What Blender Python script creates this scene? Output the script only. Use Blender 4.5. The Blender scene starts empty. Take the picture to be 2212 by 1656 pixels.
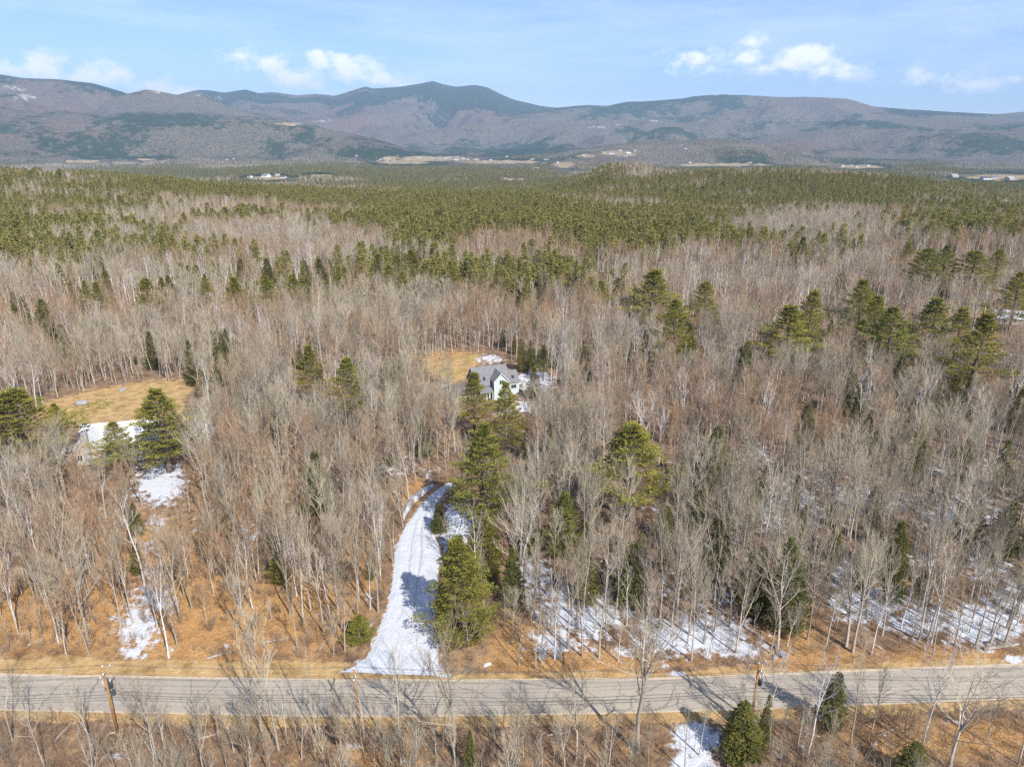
import bpy, math, random
import numpy as np
from mathutils import Vector

# ------------------------------------------------------------------ camera, sky, sun, exposure
S = bpy.context.scene
COL = S.collection
CAM_Z, PITCH, FPX = 73.0, math.radians(19.0), 1533.0      # focal length in units of a 2212 px wide frame
cam = bpy.data.cameras.new('camera')
cam_ob = bpy.data.objects.new('camera', cam)
COL.objects.link(cam_ob)
cam_ob.location = (0, 0, CAM_Z)
cam_ob.rotation_euler = (math.radians(90) - PITCH, 0, 0)
cam.sensor_width = 36.0
cam.lens = 36.0 * FPX / 2212.0
cam.clip_start, cam.clip_end = 0.5, 60000
S.camera = cam_ob

SUN_EL, SUN_AZ = math.radians(42.0), math.radians(146.0)   # azimuth clockwise from +Y
world = bpy.data.worlds.new('World')
S.world = world
world.use_nodes = True
WN, WL = world.node_tree.nodes, world.node_tree.links
WN.clear()


def wmath(op, a, b=None, c=None, clamp=False):
    n = WN.new('ShaderNodeMath')
    n.operation = op
    n.use_clamp = clamp
    for i, v in enumerate((a, b, c)):
        if v is None:
            continue
        if isinstance(v, (int, float)):
            n.inputs[i].default_value = v
        else:
            WL.new(v, n.inputs[i])
    return n.outputs[0]


def build_world():
    sky = WN.new('ShaderNodeTexSky')
    sky.sky_type = 'NISHITA'
    sky.sun_disc = False
    sky.sun_elevation = SUN_EL
    sky.sun_rotation = SUN_AZ
    sky.altitude = 1200
    sky.air_density = 1.0
    sky.dust_density = 0.15
    sky.ozone_density = 3.0
    tc = WN.new('ShaderNodeTexCoord')
    nrm = WN.new('ShaderNodeVectorMath')
    nrm.operation = 'NORMALIZE'
    WL.new(tc.outputs['Generated'], nrm.inputs[0])
    sep = WN.new('ShaderNodeSeparateXYZ')
    WL.new(nrm.outputs[0], sep.inputs[0])
    x, y, z = sep.outputs
    az = wmath('MULTIPLY', wmath('ARCTAN2', x, y), 57.2958)
    el = wmath('MULTIPLY', wmath('ARCSINE', z), 57.2958)
    # puffy fair-weather clouds low over the mountains
    mp = WN.new('ShaderNodeMapping')
    mp.inputs['Scale'].default_value = (34, 34, 52)
    WL.new(nrm.outputs[0], mp.inputs[0])
    nz = WN.new('ShaderNodeTexNoise')
    nz.inputs['Scale'].default_value = 1.0
    nz.inputs['Detail'].default_value = 5
    nz.inputs['Roughness'].default_value = 0.58
    WL.new(mp.outputs[0], nz.inputs[0])
    noise = wmath('SUBTRACT', nz.outputs[0], 0.5)
    cv = WN.new('ShaderNodeCombineXYZ')
    WL.new(az, cv.inputs[0])
    WL.new(wmath('MULTIPLY', el, 2.6), cv.inputs[1])
    total = None
    for (px, py, sz, amp) in CLOUDS:
        a, e = pix_dir(px, py)
        d = WN.new('ShaderNodeVectorMath')
        d.operation = 'DISTANCE'
        WL.new(cv.outputs[0], d.inputs[0])
        d.inputs[1].default_value = (a, e * 2.6, 0)
        g = wmath('MULTIPLY_ADD', d.outputs['Value'], -amp / (sz * 1.45), amp)
        total = g if total is None else wmath('MAXIMUM', total, g)
    total = wmath('MAXIMUM', total, 0.0)
    # the same kind of clouds all round the horizon
    mp2 = WN.new('ShaderNodeMapping')
    mp2.inputs['Scale'].default_value = (3.2, 3.2, 9.0)
    mp2.inputs['Location'].default_value = (3.1, 7.7, 0.0)
    WL.new(nrm.outputs[0], mp2.inputs[0])
    nz2 = WN.new('ShaderNodeTexNoise')
    nz2.inputs['Scale'].default_value = 1.4
    nz2.inputs['Detail'].default_value = 1
    WL.new(mp2.outputs[0], nz2.inputs[0])
    low = wmath('SMOOTH_MAX', wmath('SUBTRACT', 1.0, wmath('DIVIDE', wmath('ABSOLUTE', wmath('SUBTRACT', el, 5.5)), 4.5)), 0.0, 0.2)
    ring = wmath('MULTIPLY', wmath('MULTIPLY', wmath('GREATER_THAN', wmath('ABSOLUTE', az), 40.0), low),
                 wmath('MULTIPLY', wmath('SUBTRACT', nz2.outputs[0], 0.45), 5.0, clamp=True))
    total = wmath('MAXIMUM', total, ring)
    puff = wmath('MULTIPLY', wmath('SUBTRACT', wmath('ADD', total, wmath('MULTIPLY', noise, 2.6)), 0.36), 1.7, clamp=True)
    puff = wmath('MULTIPLY', puff, wmath('MULTIPLY', total, 1.3, clamp=True))
    # thin high streaks
    mp3 = WN.new('ShaderNodeMapping')
    mp3.inputs['Rotation'].default_value = (0, math.radians(12), math.radians(20))
    mp3.inputs['Scale'].default_value = (1.2, 3.5, 9.0)
    WL.new(nrm.outputs[0], mp3.inputs[0])
    nz3 = WN.new('ShaderNodeTexNoise')
    nz3.inputs['Scale'].default_value = 1.5
    nz3.inputs['Detail'].default_value = 5
    nz3.inputs['Roughness'].default_value = 0.62
    WL.new(mp3.outputs[0], nz3.inputs[0])
    cirrus = wmath('MULTIPLY', wmath('SUBTRACT', nz3.outputs[0], 0.42), 3.0, clamp=True)
    cirrus = wmath('MULTIPLY', cirrus, 0.62)
    tint = WN.new('ShaderNodeMix')
    tint.data_type = 'RGBA'
    tint.blend_type = 'MULTIPLY'
    tint.inputs['Factor'].default_value = 1.0
    WL.new(sky.outputs[0], tint.inputs['A'])
    tint.inputs['B'].default_value = (0.90, 0.95, 1.20, 1)
    mix1 = WN.new('ShaderNodeMix')
    mix1.data_type = 'RGBA'
    WL.new(cirrus, mix1.inputs['Factor'])
    WL.new(tint.outputs['Result'], mix1.inputs['A'])
    mix1.inputs['B'].default_value = (7.6, 8.5, 10.0, 1)
    mix2 = WN.new('ShaderNodeMix')
    mix2.data_type = 'RGBA'
    WL.new(puff, mix2.inputs['Factor'])
    WL.new(mix1.outputs['Result'], mix2.inputs['A'])
    mix2.inputs['B'].default_value = (9.8, 9.9, 10.1, 1)
    bg = WN.new('ShaderNodeBackground')
    bg.inputs['Strength'].default_value = 0.104
    out = WN.new('ShaderNodeOutputWorld')
    WL.new(mix2.outputs['Result'], bg.inputs['Color'])
    WL.new(bg.outputs[0], out.inputs[0])


# clouds: centre in the 2212 px frame, half sizes in degrees, weight
CLOUDS = [(60, 146, 3.2, 1.0), (120, 150, 2.6, 1.0), (190, 160, 2.8, 1.1), (245, 168, 2.4, 1.0), (350, 192, 2.6, 1.0), (390, 196, 1.8, 0.9),
          (520, 118, 2.6, 0.8), (570, 135, 3.0, 0.85), (630, 165, 2.8, 0.85), (690, 180, 2.2, 0.8), (688, 117, 1.3, 0.95), (725, 130, 2.6, 1.05),
          (770, 155, 2.8, 1.05), (830, 172, 2.6, 0.95), (870, 184, 1.6, 0.8),
          (1505, 122, 2.2, 1.05), (1460, 140, 2.6, 0.8), (1530, 150, 1.8, 0.8), (1620, 125, 2.0, 0.95), (1655, 150, 1.8, 0.85),
          (1745, 118, 2.6, 1.15), (1790, 145, 3.0, 1.1), (1710, 138, 2.0, 0.95), (1820, 160, 2.0, 0.9), (1630, 92, 1.8, 0.7),
          (2000, 165, 2.2, 0.85), (2060, 172, 2.6, 0.9), (2110, 180, 2.0, 0.85), (2200, 170, 1.6, 0.7)]


def ray(px, py):
    fx = (px - 1106.0)
    fy = (828.0 - py)
    c, s = math.cos(PITCH), math.sin(PITCH)
    return fx, FPX * c + fy * s, -FPX * s + fy * c


def pix_dir(px, py):
    x, y, z = ray(px, py)
    return math.degrees(math.atan2(x, y)), math.degrees(math.atan2(z, math.hypot(x, y)))


def at(px, py, z=0.0):
    x, y, dz = ray(px, py)
    t = (z - CAM_Z) / dz
    return x * t, y * t


def proj(x, y, z):
    c, s = math.cos(PITCH), math.sin(PITCH)
    dz = z - CAM_Z
    dep = np.maximum(y * c - dz * s, 1e-3)
    up = y * s + dz * c
    return 1106.0 + FPX * x / dep, 828.0 - FPX * up / dep


build_world()
world.cycles.sampling_method = 'NONE'
sun = bpy.data.lights.new('sun', 'SUN')
sun.energy = 4.7
sun.angle = math.radians(0.53)
sun.color = (1.0, 0.955, 0.89)
sun_ob = bpy.data.objects.new('sun', sun)
COL.objects.link(sun_ob)
sdir = Vector((math.sin(SUN_AZ) * math.cos(SUN_EL), math.cos(SUN_AZ) * math.cos(SUN_EL), math.sin(SUN_EL)))
sun_ob.rotation_euler = sdir.to_track_quat('Z', 'Y').to_euler()
sun_ob.location = (40, -60, 120)
S.view_settings.view_transform = 'Standard'
S.view_settings.look = 'None'
S.view_settings.gamma = 1.0
S.view_settings.exposure = 0.56
S.view_settings.use_curve_mapping = False
S.cycles.max_bounces = 3
S.cycles.diffuse_bounces = 1
S.cycles.glossy_bounces = 1
S.cycles.transmission_bounces = 2
S.cycles.transparent_max_bounces = 8
S.cycles.volume_bounces = 0
S.cycles.use_denoising = False
S.cycles.use_adaptive_sampling = True
S.cycles.adaptive_threshold = 0.02
S.cycles.caustics_reflective = False
S.cycles.caustics_refractive = False

RNG = np.random.default_rng(11)
rnd = random.Random(5)


# ------------------------------------------------------------------ helpers
def hash2(ix, iy, seed):
    h = (ix.astype(np.int64) * 374761393 + iy.astype(np.int64) * 668265263 + seed * 974711) & 0xFFFFFFFF
    h = ((h ^ (h >> 13)) * 1274126177) & 0xFFFFFFFF
    return ((h ^ (h >> 16)) & 0xFFFF) / 65535.0


def vnoise(x, y, seed=0):
    ix, iy = np.floor(x), np.floor(y)
    fx, fy = x - ix, y - iy
    fx, fy = fx * fx * (3 - 2 * fx), fy * fy * (3 - 2 * fy)
    a, b = hash2(ix, iy, seed), hash2(ix + 1, iy, seed)
    c, d = hash2(ix, iy + 1, seed), hash2(ix + 1, iy + 1, seed)
    return (a * (1 - fx) + b * fx) * (1 - fy) + (c * (1 - fx) + d * fx) * fy


def fbm(x, y, octv=4, seed=0, gain=0.5):
    s, a, t = 0.0, 1.0, 0.0
    for o in range(octv):
        s = s + a * vnoise(x * 2 ** o + 17.3 * o, y * 2 ** o - 9.1 * o, seed + o)
        t += a
        a *= gain
    return s / t


def sstep(a, b, v):
    t = np.clip((v - a) / (b - a), 0, 1)
    return t * t * (3 - 2 * t)


def in_poly(px, py, poly):
    px, py = np.asarray(px, float), np.asarray(py, float)
    res = np.zeros(px.shape, bool)
    n = len(poly)
    for i in range(n):
        x1, y1 = poly[i]
        x2, y2 = poly[(i + 1) % n]
        if y1 == y2:
            continue
        cond = ((y1 > py) != (y2 > py)) & (px < (x2 - x1) * (py - y1) / (y2 - y1) + x1)
        res ^= cond
    return res


class MB:
    """collects shapes, links them as one mesh"""

    def __init__(self):
        self.v, self.f, self.m = [], [], []

    def tube(self, path, rad, n=5, mat=0, cap=False):
        base = len(self.v)
        k = len(path)
        for i in range(k):
            p = path[i]
            d = (path[min(i + 1, k - 1)] - path[max(i - 1, 0)]).normalized()
            a = d.orthogonal().normalized() if i == 0 else (a - d * a.dot(d)).normalized()
            b = d.cross(a)
            for j in range(n):
                t = 2 * math.pi * j / n
                q = p + (a * math.cos(t) + b * math.sin(t)) * rad[i]
                self.v.append((q.x, q.y, q.z))
        for i in range(k - 1):
            for j in range(n):
                j2 = (j + 1) % n
                self.f.append((base + i * n + j, base + i * n + j2, base + (i + 1) * n + j2, base + (i + 1) * n + j))
                self.m.append(mat)
        if cap:
            self.f.append(tuple(base + (k - 1) * n + j for j in range(n)))
            self.m.append(mat)
            self.f.append(tuple(base + n - 1 - j for j in range(n)))
            self.m.append(mat)

    def spike(self, p, q, r, mat=0):
        d = (q - p)
        a = d.orthogonal().normalized()
        b = d.normalized().cross(a)
        base = len(self.v)
        for j in range(3):
            t = 2.0944 * j
            w = p + (a * math.cos(t) + b * math.sin(t)) * r
            self.v.append((w.x, w.y, w.z))
        self.v.append((q.x, q.y, q.z))
        for j in range(3):
            self.f.append((base + j, base + (j + 1) % 3, base + 3))
            self.m.append(mat)

    def tri(self, a, b, c, mat=0):
        base = len(self.v)
        self.v += [tuple(a), tuple(b), tuple(c)]
        self.f.append((base, base + 1, base + 2))
        self.m.append(mat)

    def poly(self, pts, mat=0):
        base = len(self.v)
        self.v += [tuple(p) for p in pts]
        self.f.append(tuple(range(base, base + len(pts))))
        self.m.append(mat)

    def box(self, x0, x1, y0, y1, z0, z1, mat=0):
        b = len(self.v)
        self.v += [(x0, y0, z0), (x1, y0, z0), (x1, y1, z0), (x0, y1, z0), (x0, y0, z1), (x1, y0, z1), (x1, y1, z1), (x0, y1, z1)]
        for q in ((0, 3, 2, 1), (4, 5, 6, 7), (0, 1, 5, 4), (1, 2, 6, 5), (2, 3, 7, 6), (3, 0, 4, 7)):
            self.f.append(tuple(b + i for i in q))
            self.m.append(mat)

    def slab(self, quad, t, mat=0):
        """thick plate: quad = four corners of its top, t = thickness downwards along z"""
        b = len(self.v)
        for p in quad:
            self.v.append((p[0], p[1], p[2]))
        for p in quad:
            self.v.append((p[0], p[1], p[2] - t))
        n = len(quad)
        self.f.append(tuple(b + i for i in range(n)))
        self.f.append(tuple(b + n + i for i in reversed(range(n))))
        self.m += [mat, mat]
        for i in range(n):
            j = (i + 1) % n
            self.f.append((b + i, b + n + i, b + n + j, b + j))
            self.m.append(mat)

    def mesh(self, name, mats, smooth=False):
        me = bpy.data.meshes.new(name)
        me.from_pydata(self.v, [], self.f)
        for m in mats:
            me.materials.append(m)
        if len(mats) > 1:
            me.polygons.foreach_set('material_index', self.m)
        if smooth:
            me.polygons.foreach_set('use_smooth', [True] * len(me.polygons))
        me.update()
        return me

    def build(self, name, mat, parent=None, smooth=False):
        me = self.mesh(name, mat if isinstance(mat, (list, tuple)) else [mat], smooth)
        return link(name, me, parent)


def link(name, me, parent=None):
    o = bpy.data.objects.new(name, me)
    COL.objects.link(o)
    if parent is not None:
        o.parent = parent
    return o


def tag(o, label=None, cat=None, group=None, kind=None):
    for k, v in (('label', label), ('category', cat), ('group', group), ('kind', kind)):
        if v:
            o[k] = v
    return o


def empty(name, loc=(0, 0, 0), rz=0.0, scale=(1, 1, 1)):
    o = bpy.data.objects.new(name, None)
    o.empty_display_size = 0.5
    o.location = loc
    o.rotation_euler = (0, 0, rz)
    o.scale = scale
    COL.objects.link(o)
    return o


# ------------------------------------------------------------------ materials
def new_mat(name):
    m = bpy.data.materials.new(name)
    m.use_nodes = True
    nt = m.node_tree
    b = nt.nodes['Principled BSDF']
    b.inputs['Roughness'].default_value = 0.85
    b.inputs['Specular IOR Level'].default_value = 0.25
    return m, nt, nt.nodes, nt.links, b


def node_noise(nt, scale, detail=4, vec=None, rough=0.55):
    n = nt.nodes.new('ShaderNodeTexNoise')
    n.inputs['Scale'].default_value = scale
    n.inputs['Detail'].default_value = detail
    n.inputs['Roughness'].default_value = rough
    if vec is not None:
        nt.links.new(vec, n.inputs['Vector'])
    return n.outputs[0]


def node_ramp(nt, fac, stops):
    r = nt.nodes.new('ShaderNodeValToRGB')
    e = r.color_ramp.elements
    while len(e) < len(stops):
        e.new(0.5)
    for i, (p, c) in enumerate(stops):
        e[i].position = p
        e[i].color = (*c, 1)
    nt.links.new(fac, r.inputs[0])
    return r.outputs[0]


def node_mix(nt, fac, a, b, blend='MIX'):
    n = nt.nodes.new('ShaderNodeMix')
    n.data_type = 'RGBA'
    n.blend_type = blend
    for v, k in ((fac, 'Factor'), (a, 'A'), (b, 'B')):
        if isinstance(v, (int, float)):
            n.inputs[k].default_value = v
        elif isinstance(v, tuple):
            n.inputs[k].default_value = (*v, 1)
        else:
            nt.links.new(v, n.inputs[k])
    return n.outputs['Result']


def node_math(nt, op, a, b=None, clamp=False):
    n = nt.nodes.new('ShaderNodeMath')
    n.operation = op
    n.use_clamp = clamp
    for i, v in enumerate((a, b)):
        if v is None:
            continue
        if isinstance(v, (int, float)):
            n.inputs[i].default_value = v
        else:
            nt.links.new(v, n.inputs[i])
    return n.outputs[0]


def node_bump(nt, h, strength, dist, b):
    n = nt.nodes.new('ShaderNodeBump')
    n.inputs['Strength'].default_value = strength
    n.inputs['Distance'].default_value = dist
    nt.links.new(h, n.inputs['Height'])
    nt.links.new(n.outputs[0], b.inputs['Normal'])


def obj_random(nt):
    return nt.nodes.new('ShaderNodeObjectInfo').outputs['Random']


def pos(nt):
    return nt.nodes.new('ShaderNodeNewGeometry').outputs['Position']


def simple_mat(name, c1, c2, scale=2.0, rough=0.85, bump=0.0, bscale=None):
    m, nt, N, L, b = new_mat(name)
    tc = N.new('ShaderNodeTexCoord').outputs['Object']
    nz = node_noise(nt, scale, 5, tc)
    L.new(node_ramp(nt, nz, [(0.3, c1), (0.7, c2)]), b.inputs['Base Color'])
    b.inputs['Roughness'].default_value = rough
    if bump:
        node_bump(nt, node_noise(nt, bscale or scale * 4, 4, tc), bump, 0.05, b)
    return m


def bark_mat(name, stops, speckle=None):
    """colour varies from tree to tree by the object's random number, and along the bark by noise"""
    m, nt, N, L, b = new_mat(name)
    c = node_ramp(nt, obj_random(nt), stops)
    tc = N.new('ShaderNodeTexCoord').outputs['Object']
    nz = node_noise(nt, 1.7, 4, tc)
    c = node_mix(nt, 1.0, c, node_ramp(nt, nz, [(0.3, (0.72, 0.72, 0.72)), (0.7, (1.12, 1.1, 1.08))]), 'MULTIPLY')
    if speckle:
        mpn = N.new('ShaderNodeMapping')
        mpn.inputs['Scale'].default_value = (1.2, 1.2, 5.0)
        L.new(tc, mpn.inputs[0])
        s = node_noise(nt, 1.4, 5, mpn.outputs[0])
        f = node_math(nt, 'MULTIPLY', node_math(nt, 'SUBTRACT', s, 0.58), 9.0, clamp=True)
        c = node_mix(nt, f, c, speckle)
    L.new(c, b.inputs['Base Color'])
    return m


def needle_mat(name, stops):
    m, nt, N, L, b = new_mat(name)
    c = node_ramp(nt, obj_random(nt), stops)
    tc = N.new('ShaderNodeTexCoord').outputs['Object']
    nz = node_noise(nt, 0.8, 4, tc)
    c = node_mix(nt, 1.0, c, node_ramp(nt, nz, [(0.28, (0.60, 0.66, 0.62)), (0.5, (1.0, 1.0, 1.0)), (0.74, (1.45, 1.3, 1.0))]), 'MULTIPLY')
    L.new(c, b.inputs['Base Color'])
    b.inputs['Roughness'].default_value = 0.7
    # light passing through needles
    tr = N.new('ShaderNodeBsdfTranslucent')
    L.new(c, tr.inputs['Color'])
    ms = N.new('ShaderNodeMixShader')
    ms.inputs[0].default_value = 0.32
    L.new(b.outputs[0], ms.inputs[1])
    L.new(tr.outputs[0], ms.inputs[2])
    L.new(ms.outputs[0], N['Material Output'].inputs['Surface'])
    return m


BARK = bark_mat('hardwood_bark', [(0.0, (0.33, 0.285, 0.22)), (0.35, (0.46, 0.41, 0.335)), (0.7, (0.60, 0.55, 0.47)), (1.0, (0.38, 0.315, 0.235))])
TWIG = bark_mat('hardwood_twigs', [(0.0, (0.31, 0.265, 0.185)), (0.3, (0.43, 0.37, 0.265)), (0.6, (0.54, 0.475, 0.355)), (0.8, (0.41, 0.335, 0.23)), (1.0, (0.38, 0.285, 0.18))])
TWIG_RED = bark_mat('reddish_twigs', [(0.0, (0.38, 0.25, 0.15)), (0.5, (0.41, 0.305, 0.20)), (1.0, (0.41, 0.235, 0.13))])
BIRCH = bark_mat('birch_bark', [(0.0, (0.72, 0.68, 0.64)), (1.0, (0.84, 0.80, 0.76))], (0.25, 0.20, 0.17))
BIRCH_TWIG = bark_mat('birch_twigs', [(0.0, (0.50, 0.42, 0.37)), (1.0, (0.60, 0.52, 0.46))])
PBARK = bark_mat('conifer_bark', [(0.0, (0.16, 0.12, 0.09)), (1.0, (0.26, 0.21, 0.17))])
PINE = needle_mat('pine_needles', [(0.0, (0.27, 0.255, 0.055)), (0.5, (0.32, 0.295, 0.060)), (1.0, (0.22, 0.23, 0.060))])
SPRUCE = needle_mat('spruce_needles', [(0.0, (0.125, 0.145, 0.040)), (0.5, (0.165, 0.172, 0.044)), (1.0, (0.215, 0.200, 0.048))])
FAR_NEEDLE = needle_mat('far_needles', [(0.0, (0.29, 0.275, 0.085)), (0.4, (0.36, 0.33, 0.10)), (0.8, (0.42, 0.37, 0.12)), (1.0, (0.29, 0.29, 0.10))])
BRUSH = bark_mat('brush_stems', [(0.0, (0.30, 0.19, 0.12)), (0.5, (0.36, 0.24, 0.15)), (1.0, (0.34, 0.28, 0.21))])

# ------------------------------------------------------------------ terrain heights
_pk = np.array([-900, -300, 0, 300, 500, 700, 1000, 1200, 1270, 1340, 1450, 1600, 1750, 1900, 2050, 2212, 2600, 3200], float)
_rk = np.array([0, 260, 550, 850, 1150, 1500, 2000, 3000, 4600], float)
_zk = np.array([
    [0, 0, 4, 12, 24, 14, -30, -85, -100],
    [0, 0, 2, 8, 22, 14, -34, -85, -100],
    [0, 0, 0, 5, 18, 6, -40, -85, -100],
    [0, 0, 0, 0, 0, -12, -52, -85, -100],
    [0, 0, 0, -4, -13, -26, -60, -88, -100],
    [0, 0, -1, -9, -21, -36, -62, -88, -100],
    [0, 0, -1, -10, -24, -42, -66, -88, -100],
    [0, 0, -1, -11, -24, -42, -66, -88, -100],
    [0, 0, -2, -14, -18, -4, -48, -88, -100],
    [0, 0, -2, -16, -12, 32, -20, -88, -100],
    [0, 0, -1, -14, -14, -8, -38, -88, -100],
    [0, 0, 0, -13, -12, 2, -28, -88, -100],
    [0, 0, 1, -11, -11, 2, -28, -88, -100],
    [0, 0, 2, -8, -12, -7, -34, -88, -100],
    [0, 0, 3, -6, -17, -24, -44, -88, -100],
    [0, 0, 4, -5, -24, -42, -60, -90, -100],
    [0, 0, 5, -4, -28, -48, -65, -90, -100],
    [0, 0, 5, -4, -20, -42, -60, -90, -100]], float)
_pf = np.linspace(-900, 3200, 206)
_rf = np.linspace(0, 4600, 231)
_g1 = np.array([np.interp(_rf, _rk, row) for row in _zk])
_zg = np.array([np.interp(_pf, _pk, _g1[:, j]) for j in range(len(_rf))]).T
for _ in range(2):
    p = np.pad(_zg, 2, mode='edge')
    _zg = sum(p[i:i + _zg.shape[0], 2:-2] for i in range(5)) / 5
    p = np.pad(_zg, 2, mode='edge')
    _zg = sum(p[2:-2, j:j + _zg.shape[1]] for j in range(5)) / 5

# mountain layers: crest pixels in the frame, crest distance, front and back width
LAYERS = [
    ([(-900, 215), (-400, 170), (-150, 150), (0, 160), (50, 168), (130, 172), (200, 180), (260, 197), (330, 222), (420, 250), (520, 275), (700, 300), (900, 320)], 8200, 3300, 3000),
    ([(180, 260), (230, 218), (270, 203), (315, 193), (345, 197), (380, 205), (410, 201), (432, 202), (455, 215), (500, 232), (560, 250), (640, 268), (740, 290), (850, 318)], 6900, 2500, 2500),
    ([(250, 240), (380, 205), (425, 194), (450, 195), (485, 200), (530, 193), (560, 201), (592, 198), (640, 205), (685, 203), (722, 207), (760, 196), (788, 187), (805, 191), (860, 188), (900, 181), (935, 175), (955, 181), (985, 187), (1025, 184), (1052, 189), (1075, 200), (1110, 215), (1165, 229), (1250, 238), (1350, 255), (1500, 280)], 10800, 4300, 3500),
    ([(900, 300), (1050, 262), (1150, 238), (1200, 233), (1270, 227), (1310, 229), (1350, 220), (1410, 217), (1470, 213), (1500, 208), (1560, 204), (1640, 207), (1700, 210), (1740, 209), (1830, 213), (1850, 218), (1885, 229), (1960, 237), (2060, 241), (2150, 246), (2212, 241), (2400, 232), (2900, 215), (3300, 240)], 9000, 3900, 3300),
    ([(-900, 265), (-300, 255), (0, 252), (60, 246), (140, 238), (220, 247), (330, 240), (420, 243), (520, 250), (600, 258), (680, 270), (760, 292), (860, 325)], 5900, 2100, 2400),
    ([(1180, 335), (1300, 314), (1370, 306), (1450, 303), (1550, 300), (1610, 304), (1680, 320), (1760, 338)], 4300, 800, 1100),
    ([(1500, 320), (1650, 292), (1800, 280), (1950, 276), (2100, 282), (2250, 280), (2600, 270), (3000, 280)], 6300, 1700, 2500),
]
LAYERS += [
    ([(-600, 300), (-200, 292), (0, 288), (150, 284), (300, 274), (420, 266), (520, 262), (620, 263), (700, 274), (800, 296), (880, 320)], 4900, 1000, 1500),
    ([(780, 312), (900, 285), (1000, 270), (1150, 262), (1300, 258), (1450, 262), (1600, 270), (1750, 262), (1900, 258), (2050, 264), (2250, 262), (2700, 262)], 7400, 1500, 2000)]
LZ = []
for pts, D, wf, wb in LAYERS:
    D, wf, wb = D * 1.5, wf * 1.5, wb * 1.5
    a, zc = [], []
    for (px, py) in pts:
        x, y, dz = ray(px, py)
        a.append(math.atan2(x, y))
        zc.append(CAM_Z + D * dz / math.hypot(x, y))
    LZ.append((np.array(a), np.array(zc), D, wf, wb))


def T(x, y):
    x, y = np.asarray(x, float), np.asarray(y, float)
    r = np.hypot(x, y)
    az = np.arctan2(x, y)
    azc = np.clip(az, -1.05, 1.05)
    px = np.clip(1106 + 1621 * np.tan(azc), -900, 3199.9)
    u = (px + 900) / 4100 * 205
    w = np.clip(r / 4600 * 230, 0, 229.999)
    u = np.clip(u, 0, 204.999)
    iu, iw = u.astype(int), w.astype(int)
    fu, fw = u - iu, w - iw
    z = (_zg[iu, iw] * (1 - fu) + _zg[iu + 1, iw] * fu) * (1 - fw) + (_zg[iu, iw + 1] * (1 - fu) + _zg[iu + 1, iw + 1] * fu) * fw
    z = z + (fbm(x / 90, y / 90, 3, 3) - 0.5) * 5.0 * sstep(230, 700, r) + (fbm(x / 330, y / 330, 3, 8) - 0.5) * 30 * sstep(620, 1300, r)
    far = r > 2200
    if np.any(far):
        rf, af, xf, yf = r[far], az[far], x[far], y[far]
        zf = z[far]
        n1 = fbm(xf / 1900, yf / 1900, 5, 21)
        n2 = fbm(xf / 620, yf / 620, 4, 33)
        best = zf.copy()
        crest = np.zeros_like(zf)
        for a, zc, D, wf, wb in LZ:
            top = np.interp(af, a, zc, left=-400, right=-400)
            # beyond the traced crest the ridge runs out
            edge = sstep(a[0] - 0.12, a[0] + 0.02, af) * (1 - sstep(a[-1] - 0.02, a[-1] + 0.12, af))
            top = np.where(af < a[0], zc[0], np.where(af > a[-1], zc[-1], top))
            dd = (rf - D) / np.where(rf < D, wf, wb)
            # spurs: the slope is cut by ravines running down it
            rav = np.minimum((n1 - 0.5) * 1.3 + (n2 - 0.5) * 0.5, 0.16) - 0.06
            q = np.clip(1 - np.abs(dd) + rav * np.clip(np.abs(dd) * 3, 0, 1), 0, 1)
            prof = q ** 1.25
            lay = -115 + (top + 115) * prof * edge
            crest = np.maximum(crest, prof * edge * (lay >= best))
            best = np.maximum(best, lay)
        best = best + (n2 - 0.5) * (20 + 110 * (1 - crest ** 2) * sstep(0.05, 0.3, crest)) * sstep(2200, 4200, rf)
        z = z.copy()
        z[far] = best
    return z


def T1(x, y):
    return float(T(np.array([x]), np.array([y]))[0])


def ground_at(px, py):
    """where the sight line through a pixel meets the land"""
    x, y, dz = ray(px, py)
    h = math.hypot(x, y)
    r = np.concatenate([np.linspace(40, 2000, 2000), np.linspace(2001, 11000, 2500)])
    X, Y = x / h * r, y / h * r
    d = CAM_Z + dz / h * r - T(X, Y)
    i = int(np.argmax(d < 0)) if np.any(d < 0) else len(r) - 1
    return float(X[i]), float(Y[i])


# ------------------------------------------------------------------ outlines on the land, read off the photograph
ROAD_FAR = [(-700, 1462), (-300, 1459), (0, 1459), (78, 1461), (400, 1466), (736, 1471), (1100, 1471), (1473, 1466), (1866, 1450), (2211, 1437), (2500, 1424), (2900, 1400)]
ROAD_NEAR = [(-700, 1530), (-300, 1529), (0, 1530), (78, 1532), (400, 1538), (736, 1544), (1100, 1541), (1473, 1533), (1866, 1519), (2211, 1504), (2500, 1488), (2900, 1462)]
FIELD = [(62, 912), (70, 890), (95, 868), (130, 860), (190, 842), (280, 829), (350, 821), (422, 818), (416, 842), (398, 862), (395, 905), (335, 912), (230, 912), (140, 922)]
LAWN = [(898, 792), (908, 779), (925, 776), (938, 767), (985, 765), (1012, 760), (1045, 764), (1036, 790), (1030, 812), (1004, 818), (985, 832), (962, 826), (938, 816), (926, 800)]
SNOW_YARD = [(1018, 790), (1024, 766), (1055, 757), (1098, 765), (1094, 788), (1060, 792)]
EAST_YARD = [(1112, 800), (1195, 792), (1206, 830), (1150, 852), (1112, 832)]
LEFT_YARD = [(290, 1035), (330, 1000), (400, 990), (405, 1040), (400, 1085), (335, 1095), (300, 1075)]
DRIVE_L = [(722, 1452), (760, 1436), (796, 1405), (806, 1375), (832, 1310), (846, 1240), (852, 1185), (872, 1138), (892, 1112), (912, 1086), (938, 1062), (968, 1042)]
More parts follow.
